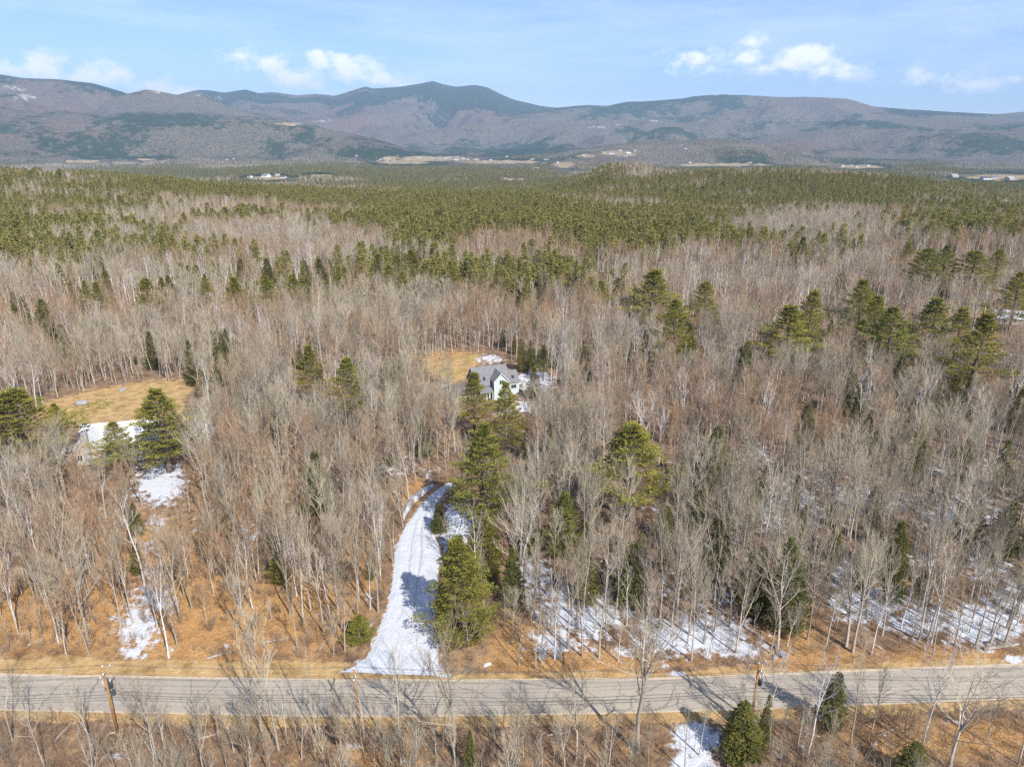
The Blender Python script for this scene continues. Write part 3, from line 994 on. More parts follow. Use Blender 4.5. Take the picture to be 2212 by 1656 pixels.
def bare_tree(seed, H=17.0, start=0.38, width=2.6, leaders=2, n1=13, n2=5, n3=4, n4=2, thick=1.0, twig=0.014, rise=0.55, white_limbs=False):
    """trunk with leaders, and a crown of limbs, branches and twigs; returns (trunk, crown)"""
    r = random.Random(seed)
    tr, cr = MB(), MB()
    r0 = 0.0105 * H * thick
    sway = rv(r, 0.6)
    sway.z = 0
    pts, rad = [], []
    n = 8
    off = Vector((0, 0, 0))
    for i in range(n):
        t = i / (n - 1)
        off = off + Vector((r.uniform(-.13, .13), r.uniform(-.13, .13), 0)) * (0.6 + t)
        pts.append(Vector((0, 0, H * 0.96 * t - (0.3 if i == 0 else 0))) + off + sway * (t * t) * 2)
        rad.append(r0 * (1.25 if i == 0 else 1.0) * (1 - 0.93 * t) + 0.012)
    tr.tube(pts, rad, 6)
    stems = [(pts, rad, start)]
    for k in range(leaders):
        t0 = r.uniform(0.28, 0.6)
        i0 = t0 * (n - 1)
        a = int(i0)
        p0 = pts[a].lerp(pts[a + 1], i0 - a)
        q0 = (rad[a] * (1 - (i0 - a)) + rad[a + 1] * (i0 - a)) * 0.75
        ang = r.uniform(0, 6.283)
        tilt = r.uniform(0.22, 0.42)
        d = Vector((math.cos(ang) * math.sin(tilt), math.sin(ang) * math.sin(tilt), math.cos(tilt)))
        Ls = (H * r.uniform(0.84, 0.97) - p0.z) / math.cos(tilt)
        sp, sr = [p0], [q0]
        m = 6
        for i in range(1, m):
            d = (d + Vector((0, 0, 0.09)) + rv(r, 0.07)).normalized()
            sp.append(sp[-1] + d * Ls / (m - 1))
            sr.append(q0 * (1 - 0.93 * i / (m - 1)) + 0.01)
        tr.tube(sp, sr, 5)
        stems.append((sp, sr, 0.15))
    limb = tr if white_limbs else cr
    for si, (sp, sr, st) in enumerate(stems):
        nb = n1 if si == 0 else max(4, int(n1 * 0.6))
        az = r.uniform(0, 6.28)
        for b in range(nb):
            t = st + (0.985 - st) * ((b + r.random() * 0.8) / nb)
            i0 = min(t, 0.999) * (len(sp) - 1)
            a = int(i0)
            p = sp[a].lerp(sp[a + 1], i0 - a)
            q = sr[a] * (1 - (i0 - a)) + sr[a + 1] * (i0 - a)
            az += 2.4 + r.uniform(-.5, .5)
            prof = math.sin(min(1, (1 - t) / (1 - st) * 0.85 + 0.15) * 1.57) ** 0.8
            L = width * (0.45 + 0.95 * prof) * r.uniform(0.5, 1.4) * (1.0 if si == 0 else 0.75)
            el = rise + 0.45 * t + r.uniform(-.15, .2)
            d = Vector((math.cos(az) * math.cos(el), math.sin(az) * math.cos(el), math.sin(el)))
            bp, br = [p], [min(q * 0.6, 0.012 * L + 0.014)]
            for i in range(1, 4):
                d = (d + Vector((0, 0, 0.13)) + rv(r, 0.12)).normalized()
                bp.append(bp[-1] + d * L / 3)
                br.append(br[0] * (1 - 0.8 * i / 3) + 0.004)
            limb.tube(bp, br, 3)
            for c in range(n2):
                u = 0.25 + 0.75 * (c + r.random()) / n2
                i1 = min(u, 0.999) * 3
                a1 = int(i1)
                p1 = bp[a1].lerp(bp[a1 + 1], i1 - a1)
                dd = (bp[a1 + 1] - bp[a1]).normalized()
                sd = (dd + rv(r, 0.6) + Vector((0, 0, 0.35))).normalized()
                L2 = L * r.uniform(0.28, 0.5) * (1.15 - 0.5 * u) + 0.25
                mid = p1 + sd * L2 * 0.5
                sd2 = (sd + rv(r, 0.25) + Vector((0, 0, 0.18))).normalized()
                end = mid + sd2 * L2 * 0.5
                rr = max(0.014, br[0] * 0.45)
                cr.tube([p1, mid, end], [rr, rr * 0.75, 0.007], 3)
                for e in range(n3):
                    w = r.uniform(0.2, 1.0)
                    p2 = p1.lerp(mid, w * 2) if w < 0.5 else mid.lerp(end, w * 2 - 1)
                    td = (sd2 + rv(r, 0.5) + Vector((0, 0, 0.4))).normalized()
                    L3 = r.uniform(0.55, 1.2) * (0.6 + 0.16 * width)
                    q2 = p2 + td * L3
                    cr.spike(p2, q2, twig)
                    for g in range(n4):
                        p3 = p2.lerp(q2, r.uniform(0.2, 0.85))
                        td2 = (td + rv(r, 0.55) + Vector((0, 0, 0.25))).normalized()
                        cr.spike(p3, p3 + td2 * L3 * r.uniform(0.35, 0.65), twig * 0.72)
    return tr, cr


def tuft(mb, p, d, L, w, k, r, droop=0.0):
    """a spray of needles: k narrow blades fanned about d"""
    for i in range(k):
        dd = (d + rv(r, 0.75) - Vector((0, 0, droop))).normalized()
        side = dd.cross(rv(r, 1.0)).normalized() * w
        q = p + dd * L * r.uniform(0.7, 1.2)
        m = p.lerp(q, 0.45)
        b = len(mb.v)
        mb.v += [tuple(p), tuple(m + side), tuple(q), tuple(m - side)]
        mb.f.append((b, b + 1, b + 2, b + 3))
        mb.m.append(0)


def pine_tree(seed, H=20.0, base=0.25, W=6.0, step=0.95, nt=3, k=4, lod=0, point=0.75):
    """white pine: whorls of level limbs with upturned plumes, ragged outline"""
    r = random.Random(seed)
    tr, cr = MB(), MB()
    pts = [Vector((r.uniform(-.12, .12) * t * 2, r.uniform(-.12, .12) * t * 2, H * t - (0.3 if t == 0 else 0))) for t in (0, .25, .5, .75, 1.0)]
    tr.tube(pts, [0.016 * H * (1 - 0.95 * t) + 0.015 for t in (0, .25, .5, .75, 1.0)], 6)
    z = H * base
    az = r.uniform(0, 6)
    # one-sided gaps and heavy limbs
    heavy = [(r.uniform(0, 6.28), r.uniform(base, .8), r.uniform(.15, .35)) for _ in range(4)]
    while z < H * 0.985:
        t = (z / H - base) / (1 - base)
        env = W * (min(1.0, (t + 0.12) / 0.25) ** 0.7) * ((1 - t) ** point) * 0.98 + 0.3
        nb = r.choice((4, 5, 5, 6)) if t < 0.85 else 4
        az += r.uniform(0.3, 1.2)
        lev = r.uniform(0.65, 1.15)
        for b in range(nb):
            a = az + b * 6.283 / nb + r.uniform(-.25, .25)
            L = env * lev * r.uniform(0.62, 1.12)
            for ha, ht, hw in heavy:
                if abs(((a - ha + math.pi) % 6.283) - math.pi) < 0.5 and abs(z / H - ht) < 0.07:
                    L *= 1 + hw
            el = -0.05 + 0.75 * t ** 1.5 + r.uniform(-.12, .12)
            d = Vector((math.cos(a) * math.cos(el), math.sin(a) * math.cos(el), math.sin(el)))
            p0 = Vector((0, 0, z + r.uniform(-.2, .2)))
            bp = [p0]
            for i in range(3):
                d = (d + Vector((0, 0, 0.10 + 0.05 * i)) + rv(r, 0.06)).normalized()
                bp.append(bp[-1] + d * L / 3)
            cr_r = 0.012 * L + 0.012
            tr.tube(bp, [cr_r, cr_r * .7, cr_r * .45, 0.008], 3)
            side = Vector((-math.sin(a), math.cos(a), 0))
            m = max(3, int(L * (2.3 if lod == 0 else 0.9)))
            for j in range(m):
                u = 0.28 + 0.72 * (j + r.random() * 0.7) / m
                i1 = min(u, .999) * 3
                a1 = int(i1)
                p = bp[a1].lerp(bp[a1 + 1], i1 - a1)
                for sg in (-1, 1):
                    bl = L * 0.34 * (1.15 - u) + 0.35
                    bd = (d * 0.7 + side * sg * r.uniform(.6, 1.1) + Vector((0, 0, r.uniform(0.0, 0.35)))).normalized()
                    for q in range(nt):
                        tp = p + bd * bl * (q + r.uniform(0.3, 1)) / nt
                        tuft(cr, tp, (bd + Vector((0, 0, 0.35))).normalized(), 0.42 if lod == 0 else 0.8, 0.055 if lod == 0 else 0.17, k, r)
            tuft(cr, bp[-1], (d + Vector((0, 0, 0.4))).normalized(), 0.5 if lod == 0 else 0.9, 0.06 if lod == 0 else 0.17, k + 2, r)
        z += step * r.uniform(0.75, 1.3) * (1.1 - 0.45 * t)
    tuft(cr, pts[-1], Vector((0, 0, 1)), 0.7, 0.06 if lod == 0 else 0.15, 6, r)
    return tr, cr


def spruce_tree(seed, H=13.0, base=0.08, W=2.7, step=0.5, k=4, power=0.85, lod=0, droop=0.25):
    """dense cone of drooping sprays: hemlock and spruce"""
    r = random.Random(seed)
    tr, cr = MB(), MB()
    pts = [Vector((0, 0, H * t - (0.3 if t == 0 else 0))) for t in (0, .5, 1.0)]
    tr.tube(pts, [0.014 * H, 0.008 * H, 0.012], 5)
    z = H * base
    az = 0.0
    while z < H * 0.99:
        t = (z / H - base) / (1 - base)
        env = W * ((1 - t) ** power) * min(1.0, 0.65 + t * 2.5) + 0.12
        nb = max(4, int(7 * (1 - 0.4 * t))) if lod == 0 else max(3, int(5 * (1 - 0.4 * t)))
        az += r.uniform(0.3, 0.9)
        for b in range(nb):
            a = az + b * 6.283 / nb + r.uniform(-.3, .3)
            L = env * r.uniform(0.72, 1.16)
            el = -0.15 + 0.6 * t * t + r.uniform(-.1, .1)
            d = Vector((math.cos(a) * math.cos(el), math.sin(a) * math.cos(el), math.sin(el)))
            p0 = Vector((0, 0, z))
            q = p0 + d * L
            tr.spike(p0, q, 0.008 * L + 0.008)
            side = Vector((-math.sin(a), math.cos(a), 0))
            m = max(2, int(L * (3.6 if lod == 0 else 1.2)))
            for j in range(m):
                u = 0.25 + 0.75 * (j + r.random()) / m
                p = p0.lerp(q, u) - Vector((0, 0, droop * u * u * 0.5))
                wd = L * 0.42 * (1.2 - u)
                for sg in (-1, 0, 1):
                    tp = p + side * sg * wd * r.uniform(0.3, 1.0)
                    tuft(cr, tp, (d + side * sg * 0.6).normalized(), (0.34 if lod == 0 else 0.7), (0.06 if lod == 0 else 0.17), k, r, droop * 0.6)
        z += step * r.uniform(0.8, 1.25) * (1.0 - 0.4 * t)
    tuft(cr, pts[-1], Vector((0, 0, 1)), 0.5, 0.05, 4, r)
    return tr, cr


def shrub(seed, H=2.2, stems=9, spread=0.5, twig=0.009):
    r = random.Random(seed)
    cr = MB()
    for s in range(stems):
        a = r.uniform(0, 6.283)
        d = Vector((math.cos(a) * spread * r.random(), math.sin(a) * spread * r.random(), 1)).normalized()
        p = Vector((r.uniform(-.3, .3), r.uniform(-.3, .3), -0.1))
        L = H * r.uniform(0.55, 1.1)
        q = p + d * L
        cr.spike(p, q, 0.022)
        for i in range(7):
            w = r.uniform(0.25, 0.95)
            p1 = p.lerp(q, w)
            d1 = (d + rv(r, 0.7)).normalized()
            q1 = p1 + d1 * L * r.uniform(0.2, 0.4)
            cr.spike(p1, q1, twig * 1.2)
            for j in range(3):
                p2 = p1.lerp(q1, r.uniform(.3, .9))
                cr.spike(p2, p2 + (d1 + rv(r, 0.8)).normalized() * L * 0.16, twig)
    return cr


class Kind:
    """a tree shape: separate trunk and crown meshes for single trees, one joined mesh for the masses"""

    def __init__(self, name, pair, tmat, cmat, H, W):
        tr, cr = pair
        self.name, self.H, self.W = name, H, W
        self.trunk = tr.mesh('trunk', [tmat], True)
        self.crown = cr.mesh('crown', [cmat])
        j = MB()
        j.v = tr.v + cr.v
        k = len(tr.v)
        j.f = tr.f + [tuple(i + k for i in f) for f in cr.f]
        j.m = [0] * len(tr.f) + [1] * len(cr.f)
        self.joined = j.mesh(name + '_joined', [tmat, cmat])

    def one(self, name, loc, rz, sc, label=None, cat='tree', group=None):
        e = empty(name, loc, rz, sc)
        e.rotation_euler[0], e.rotation_euler[1] = rnd.gauss(0, 0.03), rnd.gauss(0, 0.03)
        link('trunk', self.trunk, e)
        link('crown', self.crown, e)
        tag(e, label, cat, group)
        return e


HW = []      # near hardwoods: vase-shaped maples, slim forest-grown stems, oaks
for i in range(12):
    slim = i % 3 != 0
    HW.append(Kind('hardwood', bare_tree(100 + i, H=17, start=(0.34 + 0.05 * (i % 4)) if slim else 0.28, width=(2.3 + 0.35 * (i % 3)) if slim else 3.9, leaders=(1 + (i % 2) if slim else 3) - (i == 4), n1=9 if slim else 11,
                                         n2=5, n3=4, n4=2, thick=0.85 if slim else 1.1, twig=0.012, rise=(0.62 + 0.08 * (i % 4)) if slim else 0.5), BARK, TWIG, 17, 6))
RW = [Kind('red_maple', bare_tree(140 + i, H=14, start=0.35, width=2.6, leaders=1 + i % 2, n1=10, n2=5, n3=4, n4=2, thick=0.75, twig=0.012, rise=0.7), BARK, TWIG_RED, 14, 5) for i in range(3)]
BI = [Kind('birch', bare_tree(160 + i, H=15, start=0.42, width=2.3, leaders=i % 3, n1=10, n2=4, n3=4, n4=2, thick=0.9, twig=0.012, rise=0.6, white_limbs=True), BIRCH, BIRCH_TWIG, 15, 5) for i in range(4)]
PI_ = [Kind('pine', pine_tree(200 + i, H=20, base=(0.22, 0.3, 0.18, 0.26, 0.02)[i], W=(5.9, 5.0, 6.0, 4.9, 5.2)[i], step=(0.95, 1.05, 1.0, 0.92, 0.78)[i], point=(1.0, 0.88, 0.78, 1.1, 0.8)[i]), PBARK, PINE, 20, (10.5, 9.4, 11, 8.6, 10.0)[i]) for i in range(5)]
SP = [Kind('spruce', spruce_tree(230 + i, H=13, W=(2.6, 2.2, 3.0, 2.5)[i], power=(0.8, 0.95, 0.65, 0.75)[i]), PBARK, SPRUCE, 13, (5.4, 4.6, 6.2, 5.2)[i]) for i in range(4)]
# lighter shapes for the distance
HWF = [Kind('far_hardwood', bare_tree(300 + i, H=15, start=0.36, width=2.9, leaders=1 + i % 2, n1=7, n2=4, n3=3, n4=1, thick=1.1, twig=0.024, rise=0.66), BARK, TWIG_RED if i % 3 == 2 else TWIG, 15, 6) for i in range(6)]
BIF = [Kind('far_birch', bare_tree(320 + i, H=15, start=0.40, width=2.0, leaders=1, n1=8, n2=3, n3=3, n4=0, thick=1.25, twig=0.026, rise=0.7, white_limbs=True), BIRCH, BIRCH_TWIG, 15, 5) for i in range(2)]
PIF = [Kind('far_pine', pine_tree(340 + i, H=18, base=0.2, W=4.2, step=1.7, nt=1, k=3, lod=1), PBARK, FAR_NEEDLE, 18, 8.5) for i in range(3)]
SPF = [Kind('far_spruce', spruce_tree(360 + i, H=14, W=2.7, step=1.1, k=3, lod=1, power=0.75), PBARK, FAR_NEEDLE, 14, 5.5) for i in range(3)]
SHR = [shrub(400 + i, H=(2.0, 2.8, 1.4, 2.3)[i]).mesh('shrub_stems', [BRUSH]) for i in range(4)]


def scatter(name, label, xyz, kind_idx, rz, sc, meshes, cat='woodland'):
    """a mass nobody could count: points that carry tree shapes"""
    coll = bpy.data.collections.new(name + '_shapes')
    for i, me in enumerate(meshes):
        coll.objects.link(bpy.data.objects.new('%s_shape_%02d' % (name, i), me))
    me = bpy.data.meshes.new(name)
    n = len(xyz)
    me.vertices.add(n)
    me.vertices.foreach_set('co', np.asarray(xyz, np.float32).ravel())
    a = me.attributes.new('pick', 'INT', 'POINT')
    a.data.foreach_set('value', np.asarray(kind_idx, np.int32))
    a = me.attributes.new('turn', 'FLOAT_VECTOR', 'POINT')
    rot = np.zeros((n, 3), np.float32)
    rot[:, 2] = rz
    rot[:, 0] = RNG.normal(0, 0.05, n)
    rot[:, 1] = RNG.normal(0, 0.05, n)
    a.data.foreach_set('vector', rot.ravel())
    a = me.attributes.new('size', 'FLOAT_VECTOR', 'POINT')
    a.data.foreach_set('vector', np.asarray(sc, np.float32).ravel())
    o = link(name, me)
    ng = bpy.data.node_groups.new(name + '_nodes', 'GeometryNodeTree')
    ng.interface.new_socket('Geometry', in_out='INPUT', socket_type='NodeSocketGeometry')
    ng.interface.new_socket('Geometry', in_out='OUTPUT', socket_type='NodeSocketGeometry')
    N, L = ng.nodes, ng.links
    gi, go = N.new('NodeGroupInput'), N.new('NodeGroupOutput')
    ci = N.new('GeometryNodeCollectionInfo')
    ci.inputs['Collection'].default_value = coll
    ci.inputs['Separate Children'].default_value = True
    ci.inputs['Reset Children'].default_value = True
    ip = N.new('GeometryNodeInstanceOnPoints')
    ip.inputs['Pick Instance'].default_value = True

    def named(nm, typ):
        q = N.new('GeometryNodeInputNamedAttribute')
        q.data_type = typ
        q.inputs['Name'].default_value = nm
        return [s for s in q.outputs if s.enabled][0]
    L.new(gi.outputs[0], ip.inputs['Points'])
    L.new(ci.outputs[0], ip.inputs['Instance'])
    L.new(named('pick', 'INT'), ip.inputs['Instance Index'])
    L.new(named('turn', 'FLOAT_VECTOR'), ip.inputs['Rotation'])
    L.new(named('size', 'FLOAT_VECTOR'), ip.inputs['Scale'])
    L.new(ip.outputs[0], go.inputs[0])
    md = o.modifiers.new('scatter', 'NODES')
    md.node_group = ng
    tag(o, label, cat, None, 'stuff')
    return o


# ------------------------------------------------------------------ where trees may stand
def grid_points(r0, r1, sp, half=42.0, seed=1):
    g = np.random.default_rng(seed)
    w = r1 * math.sin(math.radians(half)) + sp
    xs = np.arange(-w, w, sp)
    ys = np.arange(r0 * math.cos(math.radians(half)), r1, sp)
    X, Y = np.meshgrid(xs, ys)
    X = X.ravel() + g.uniform(-.48, .48, X.size) * sp
    Y = Y.ravel() + g.uniform(-.48, .48, Y.size) * sp
    r, a = np.hypot(X, Y), np.degrees(np.arctan2(X, Y))
    ok = (r >= r0) & (r < r1) & (np.abs(a) < half)
    return X[ok], Y[ok]


PYR = [340, 380, 420, 460, 490, 520, 550, 580, 620, 680, 760, 900, 1656]
PXC = [0, 300, 600, 900, 1200, 1500, 1800, 2212]
CF = np.array([
    [.30, .34, .40, .44, .36, .32, .34, .36],
    [.45, .50, .60, .80, .76, .72, .66, .62],
    [.46, .48, .52, .78, .78, .72, .62, .56],
    [.58, .56, .60, .68, .72, .64, .50, .46],
    [.74, .70, .64, .56, .62, .34, .18, .14],
    [.72, .64, .58, .54, .52, .08, .04, .04],
    [.48, .44, .44, .48, .50, .12, .05, .05],
    [.12, .14, .22, .15, .12, .06, .08, .10],
    [.06, .06, .06, .04, .03, .04, .07, .08],
    [.05, .04, .03, .02, .03, .03, .05, .05],
    [.03, .03, .02, .02, .02, .03, .05, .05],
    [.02, .02, .02, .02, .02, .03, .04, .04],
    [.02, .02, .02, .02, .03, .04, .04, .03]])


def conifer_share(px, py):
    u = np.interp(px, PXC, np.arange(len(PXC)))
    w = np.interp(py, PYR, np.arange(len(PYR)))
    iu, iw = np.minimum(u.astype(int), len(PXC) - 2), np.minimum(w.astype(int), len(PYR) - 2)
    fu, fw = u - iu, w - iw
    return (CF[iw, iu] * (1 - fu) + CF[iw, iu + 1] * fu) * (1 - fw) + (CF[iw + 1, iu] * (1 - fu) + CF[iw + 1, iu + 1] * fu) * fw


CLEAR = [FIELD, LAWN, SNOW_YARD, LEFT_YARD, DRIVE_POLY, SIDE_SNOW, HOUSE_C, HOUSE_L,
         DRIVE_UP, [(130, 1010), (150, 900), (420, 880), (410, 1000), (300, 1030)], [(985, 880), (1000, 790), (1130, 780), (1135, 885)],
         [(2140, 705), (2150, 675), (2230, 675), (2230, 705)]]
# things the photograph shows between the trees: (outline, share of the trees in front that give way)
OPEN = [(HOUSE_C, 0.88), (LAWN, .72), (SNOW_YARD, .95), (EAST_YARD, .75), (FIELD, .93), ([(140, 985), (150, 950), (190, 905), (345, 895), (345, 990)], .88), (LEFT_YARD, .8),
        (DRIVE_POLY, 1.0), ([(866, 1120), (880, 1085), (905, 1060), (937, 1043), (945, 1062), (900, 1112)], 1.0), (SIDE_SNOW, .9), ([(2150, 697), (2150, 678), (2212, 678), (2212, 697)], .35), ([(2130, 792), (2130, 745), (2190, 745), (2190, 792)], .7)]


def may_stand(X, Y, h, g, half_w=2.0):
    Z = T(X, Y)
    px, py = proj(X, Y, Z)
    ok = np.ones(X.shape, bool)
    for poly in CLEAR:
        ok &= ~in_poly(px, py, poly)
    wob = (fbm(X / 7, Y / 7, 3, 40) - 0.5)
    fe = far_edge(px) - np.where(px < 760, 50, 26) + wob * 22
    ok &= (py < fe)
    tx, ty = proj(X, Y, Z + h)
    lft, _ = proj(X - half_w, Y, Z + h)
    rgt, _ = proj(X + half_w, Y, Z + h)
    for poly, share in OPEN:
        hit = np.zeros(X.shape, bool)
        for t in (0.35, 0.5, 0.62, 0.74, 0.86, 0.97):
            qx, qy = px + (tx - px) * t, py + (ty - py) * t
            wl, wr = (lft - tx) * (t > .45) * 0.75, (rgt - tx) * (t > .45) * 0.75
            hit |= in_poly(qx, qy, poly) | in_poly(qx + wl, qy, poly) | in_poly(qx + wr, qy, poly)
        ok &= ~(hit & (g.random(X.shape) < share))
    return ok, Z, px, py


# ------------------------------------------------------------------ single trees: conifers read off the photograph
# kind, tip pixel, height, crown width in pixels, label
CONIFERS = [
    ('p', 1036, 922, 22, 142, 'broad tall white pine standing over the bend of the snowy driveway'),
    ('q', 1000, 1166, 17.0, 132, 'dense pine on the driveway edge, shadow lying on the snow'),
    ('p', 1092, 832, 19, 84, 'pine covering the porch of the pale green house'),
    ('p', 1024, 803, 17, 72, 'pine in front of the grey roof of the pale green house'),
    ('p', 1376, 918, 21, 168, 'wide spreading pine alone among bare trees east of the driveway'),
    ('s', 1554, 923, 15, 86, 'plump rounded hemlock east of the wide spreading pine'),
    ('q', 1214, 1062, 13, 76, 'short yellowish pine half hidden by bare trunks right of the driveway'),
    ('p', 337, 842, 20, 132, 'large layered pine in front of the long white-roofed house'),
    ('p', 242, 913, 12, 62, 'small slim pine at the gable of the white-roofed house'),
    ('p', 18, 842, 20, 150, 'large bright pine cut by the left edge below the dry field'),
    ('p', 668, 742, 16, 58, 'pine with rounded top in the bare woods left of the lawn'),
    ('p', 746, 776, 16, 78, 'pyramid-shaped pine in bare woods between field and pale green house'),
    ('s', 1152, 793, 9.5, 40, 'dark bushy spruce beside the east wall of the pale green house'),
    ('s', 1127, 730, 11.5, 26, 'left one of two dark pointed spruces behind the pale green house'),
    ('s', 1146, 735, 11, 21, 'right one of two dark pointed spruces behind the pale green house'),
    ('p', 1174, 752, 9, 28, 'thin young pine east of the two pointed spruces'),
    ('s', 1263, 733, 13, 22, 'narrow columnar hemlock among white birches east of the house'),
    ('p', 1412, 578, 23, 104, 'tallest pine rising in bare woods above the group of dark pines'),
    ('p', 1468, 648, 21, 76, 'upper dark pine of a pair below the tallest pine'),
    ('s', 1492, 703, 16, 52, 'lower rounded hemlock of the pair below the tallest pine'),
    ('p', 1526, 610, 16, 64, 'lone pine with drooping limbs right of the tallest pine'),
    ('s', 1395, 720, 14, 46, 'blunt hemlock below the tallest pine, among pale branches'),
    ('p', 1708, 656, 20, 104, 'broad bright pine, front one of the big pine clump'),
    ('p', 1752, 628, 22, 66, 'taller pine behind the broad bright pine of the clump'),
    ('p', 1868, 606, 20, 84, 'dark pine over a snow patch, upper one of three'),
    ('p', 1900, 640, 19, 70, 'middle pine of three stepping down over the snow patch'),
    ('p', 1936, 664, 20, 100, 'lowest and widest pine of three stepping down the slope'),
    ('p', 2028, 638, 20, 82, 'blue-green pine west of the white goal frame'),
    ('p', 2084, 666, 17, 60, 'dark narrow pine between the blue-green pine and the goal'),
    ('p', 2124, 672, 24, 84, 'tall olive pine standing beside the white goal frame'),
    ('p', 2008, 538, 19, 74, 'left pine of the far pine row on the right plateau'),
    ('p', 2046, 532, 19, 60, 'middle pine of the far pine row on the right plateau'),
    ('p', 2110, 543, 18, 76, 'right pine of the far pine row on the right plateau'),
    ('s', 1735, 510, 22, 44, 'tall ragged spruce breaking the skyline of the pale plateau'),
    ('p', 1966, 522, 15, 36, 'thin pine left of the far pine row'),
    ('p', 2160, 540, 14, 44, 'small pine at the right end of the far pine row'),
    ('p', 2206, 590, 19, 66, 'pine cut by the right edge below the far pine row'),
    ('s', 1820, 588, 13, 42, 'olive rounded hemlock above the three stepping pines'),
    ('s', 1850, 806, 12, 62, 'dark round hemlock in bare woods with snow at its foot'),
    ('s', 1748, 873, 12, 54, 'lone olive hemlock below the big pine clump'),
    ('s', 1952, 768, 13, 48, 'hemlock under the widest of the three stepping pines'),
    ('s', 2026, 803, 12, 38, 'narrow hemlock south of the blue-green pine'),
    ('s', 2068, 818, 11, 44, 'left hemlock of a close pair below the olive pine'),
    ('s', 2094, 824, 11, 38, 'right hemlock of a close pair below the olive pine'),
    ('s', 1998, 918, 14, 54, 'tall dark hemlock above the snowy slope on the right'),
    ('s', 2092, 944, 11, 42, 'small hemlock right of the tall dark hemlock'),
    ('s', 2182, 950, 11, 40, 'yellow-green hemlock near the right edge of the woods'),
    ('s', 1852, 888, 11, 46, 'left of two small olive hemlocks under the dark round one'),
    ('s', 1880, 884, 9, 32, 'right of two small olive hemlocks under the dark round one'),
    ('s', 1615, 738, 13, 48, 'shaggy hemlock left of the big pine clump'),
    ('s', 1796, 690, 15, 30, 'slender hemlock between the pine clump and the stepping pines'),
    ('s', 2208, 840, 12, 40, 'dark hemlock cut by the right edge'),
    ('s', 672, 975, 14, 84, 'dark hemlock hidden behind bare trunks left of the driveway'),
    ('q', 1044, 1092, 14.5, 78, 'olive pine under the broad tall pine, shading the upper driveway'),
    ('q', 596, 1192, 6, 34, 'small bright yellow-green pine sapling in leaf-strewn woods'),
    ('q', 772, 1330, 4.5, 50, 'low green pine bush at the mouth of the driveway'),
    ('s', 1370, 1165, 12, 92, 'loose green hemlock behind bare trunks above the roadside snow'),
    ('s', 1640, 1180, 12, 84, 'thin olive hemlock left of the tall roadside hemlock'),
    ('s', 1726, 1170, 16, 92, 'tall roadside hemlock above orange leaves on the far bank'),
    ('s', 1952, 1128, 11, 66, 'hemlock deep in the woods behind the leaning birch'),
    ('s', 2186, 1075, 12, 66, 'shadowy hemlock at the right edge above the snowy bank'),
    ('s', 1560, 1110, 12, 70, 'faint hemlock among dense bare trunks below the plump hemlock'),
    ('s', 1110, 1180, 11, 62, 'hemlock between trunks just east of the driveway pine'),
    ('s', 1270, 1190, 10, 60, 'understory hemlock among slim trunks below the yellowish pine'),
    ('s', 946, 1090, 6, 44, 'small dark hemlock on the strip between the two snow patches'),
    ('s', 1614, 1516, 8.5, 90, 'bushy green hemlock at the foot of the right utility pole'),
    ('s', 1812, 1450, 9, 58, 'dark young spruce leaning over the near road edge'),
    ('s', 1662, 1500, 8, 30, 'thin dark spruce right of the utility pole hemlock'),
    ('s', 1986, 1604, 6, 66, 'dark evergreen top poking up at the bottom edge'),
    ('s', 1014, 1578, 7, 34, 'narrow light green spruce tip at the bottom centre'),
    ('s', 438, 800, 8, 42, 'round green hemlock at the right corner of the dry field'),
    ('s', 406, 733, 15, 34, 'dark narrow hemlock at the back edge of the dry field'),
    ('s', 320, 716, 13, 34, 'hemlock among tall trunks behind the dry field'),
    ('s', 130, 700, 12, 34, 'hemlock at the left end of the trunks behind the field'),
    ('s', 456, 712, 11, 24, 'left of two pointed firs behind the field corner'),
    ('s', 486, 710, 13, 28, 'right of two pointed firs behind the field corner'),
    ('s', 470, 768, 10, 34, 'short yellowish hemlock above the field corner'),
    ('p', 116, 870, 8, 34, 'spindly young pine on the near edge of the dry field'),
    ('s', 590, 682, 8, 22, 'single dark fir alone in reddish bare woods'),
    ('s', 840, 762, 10, 36, 'hemlock wrapped in bare branches left of the lawn'),
]
SMALL_C = [(1127, 630, 30, 's'), (1166, 626, 18, 's'), (1228, 610, 20, 's'), (1304, 604, 38, 'p'), (1336, 600, 30, 's'), (1090, 640, 16, 's'), (880, 620, 14, 's'), (860, 618, 12, 's')]
ROW_C = [(980, 566, 46, 'p'), (890, 540, 44, 'p'), (860, 552, 34, 'p'), (816, 545, 46, 'p'), (730, 578, 36, 'p'), (690, 558, 42, 's'), (655, 563, 26, 's'), (576, 558, 36, 's'), (516, 558, 32, 's'), (634, 592, 46, 'p'), (576, 598, 40, 'p'),
         (505, 596, 46, 'p'), (440, 594, 34, 'p'), (365, 594, 36, 's'), (312, 602, 56, 'p'), (345, 598, 24, 'p'), (176, 608, 32, 'p'), (202, 610, 34, 'p'), (226, 585, 30, 'p'), (30, 630, 30, 's'), (86, 645, 46, 's'), (45, 640, 26, 's'), (150, 610, 18, 's'), (660, 600, 22, 's'), (720, 598, 30, 's')]


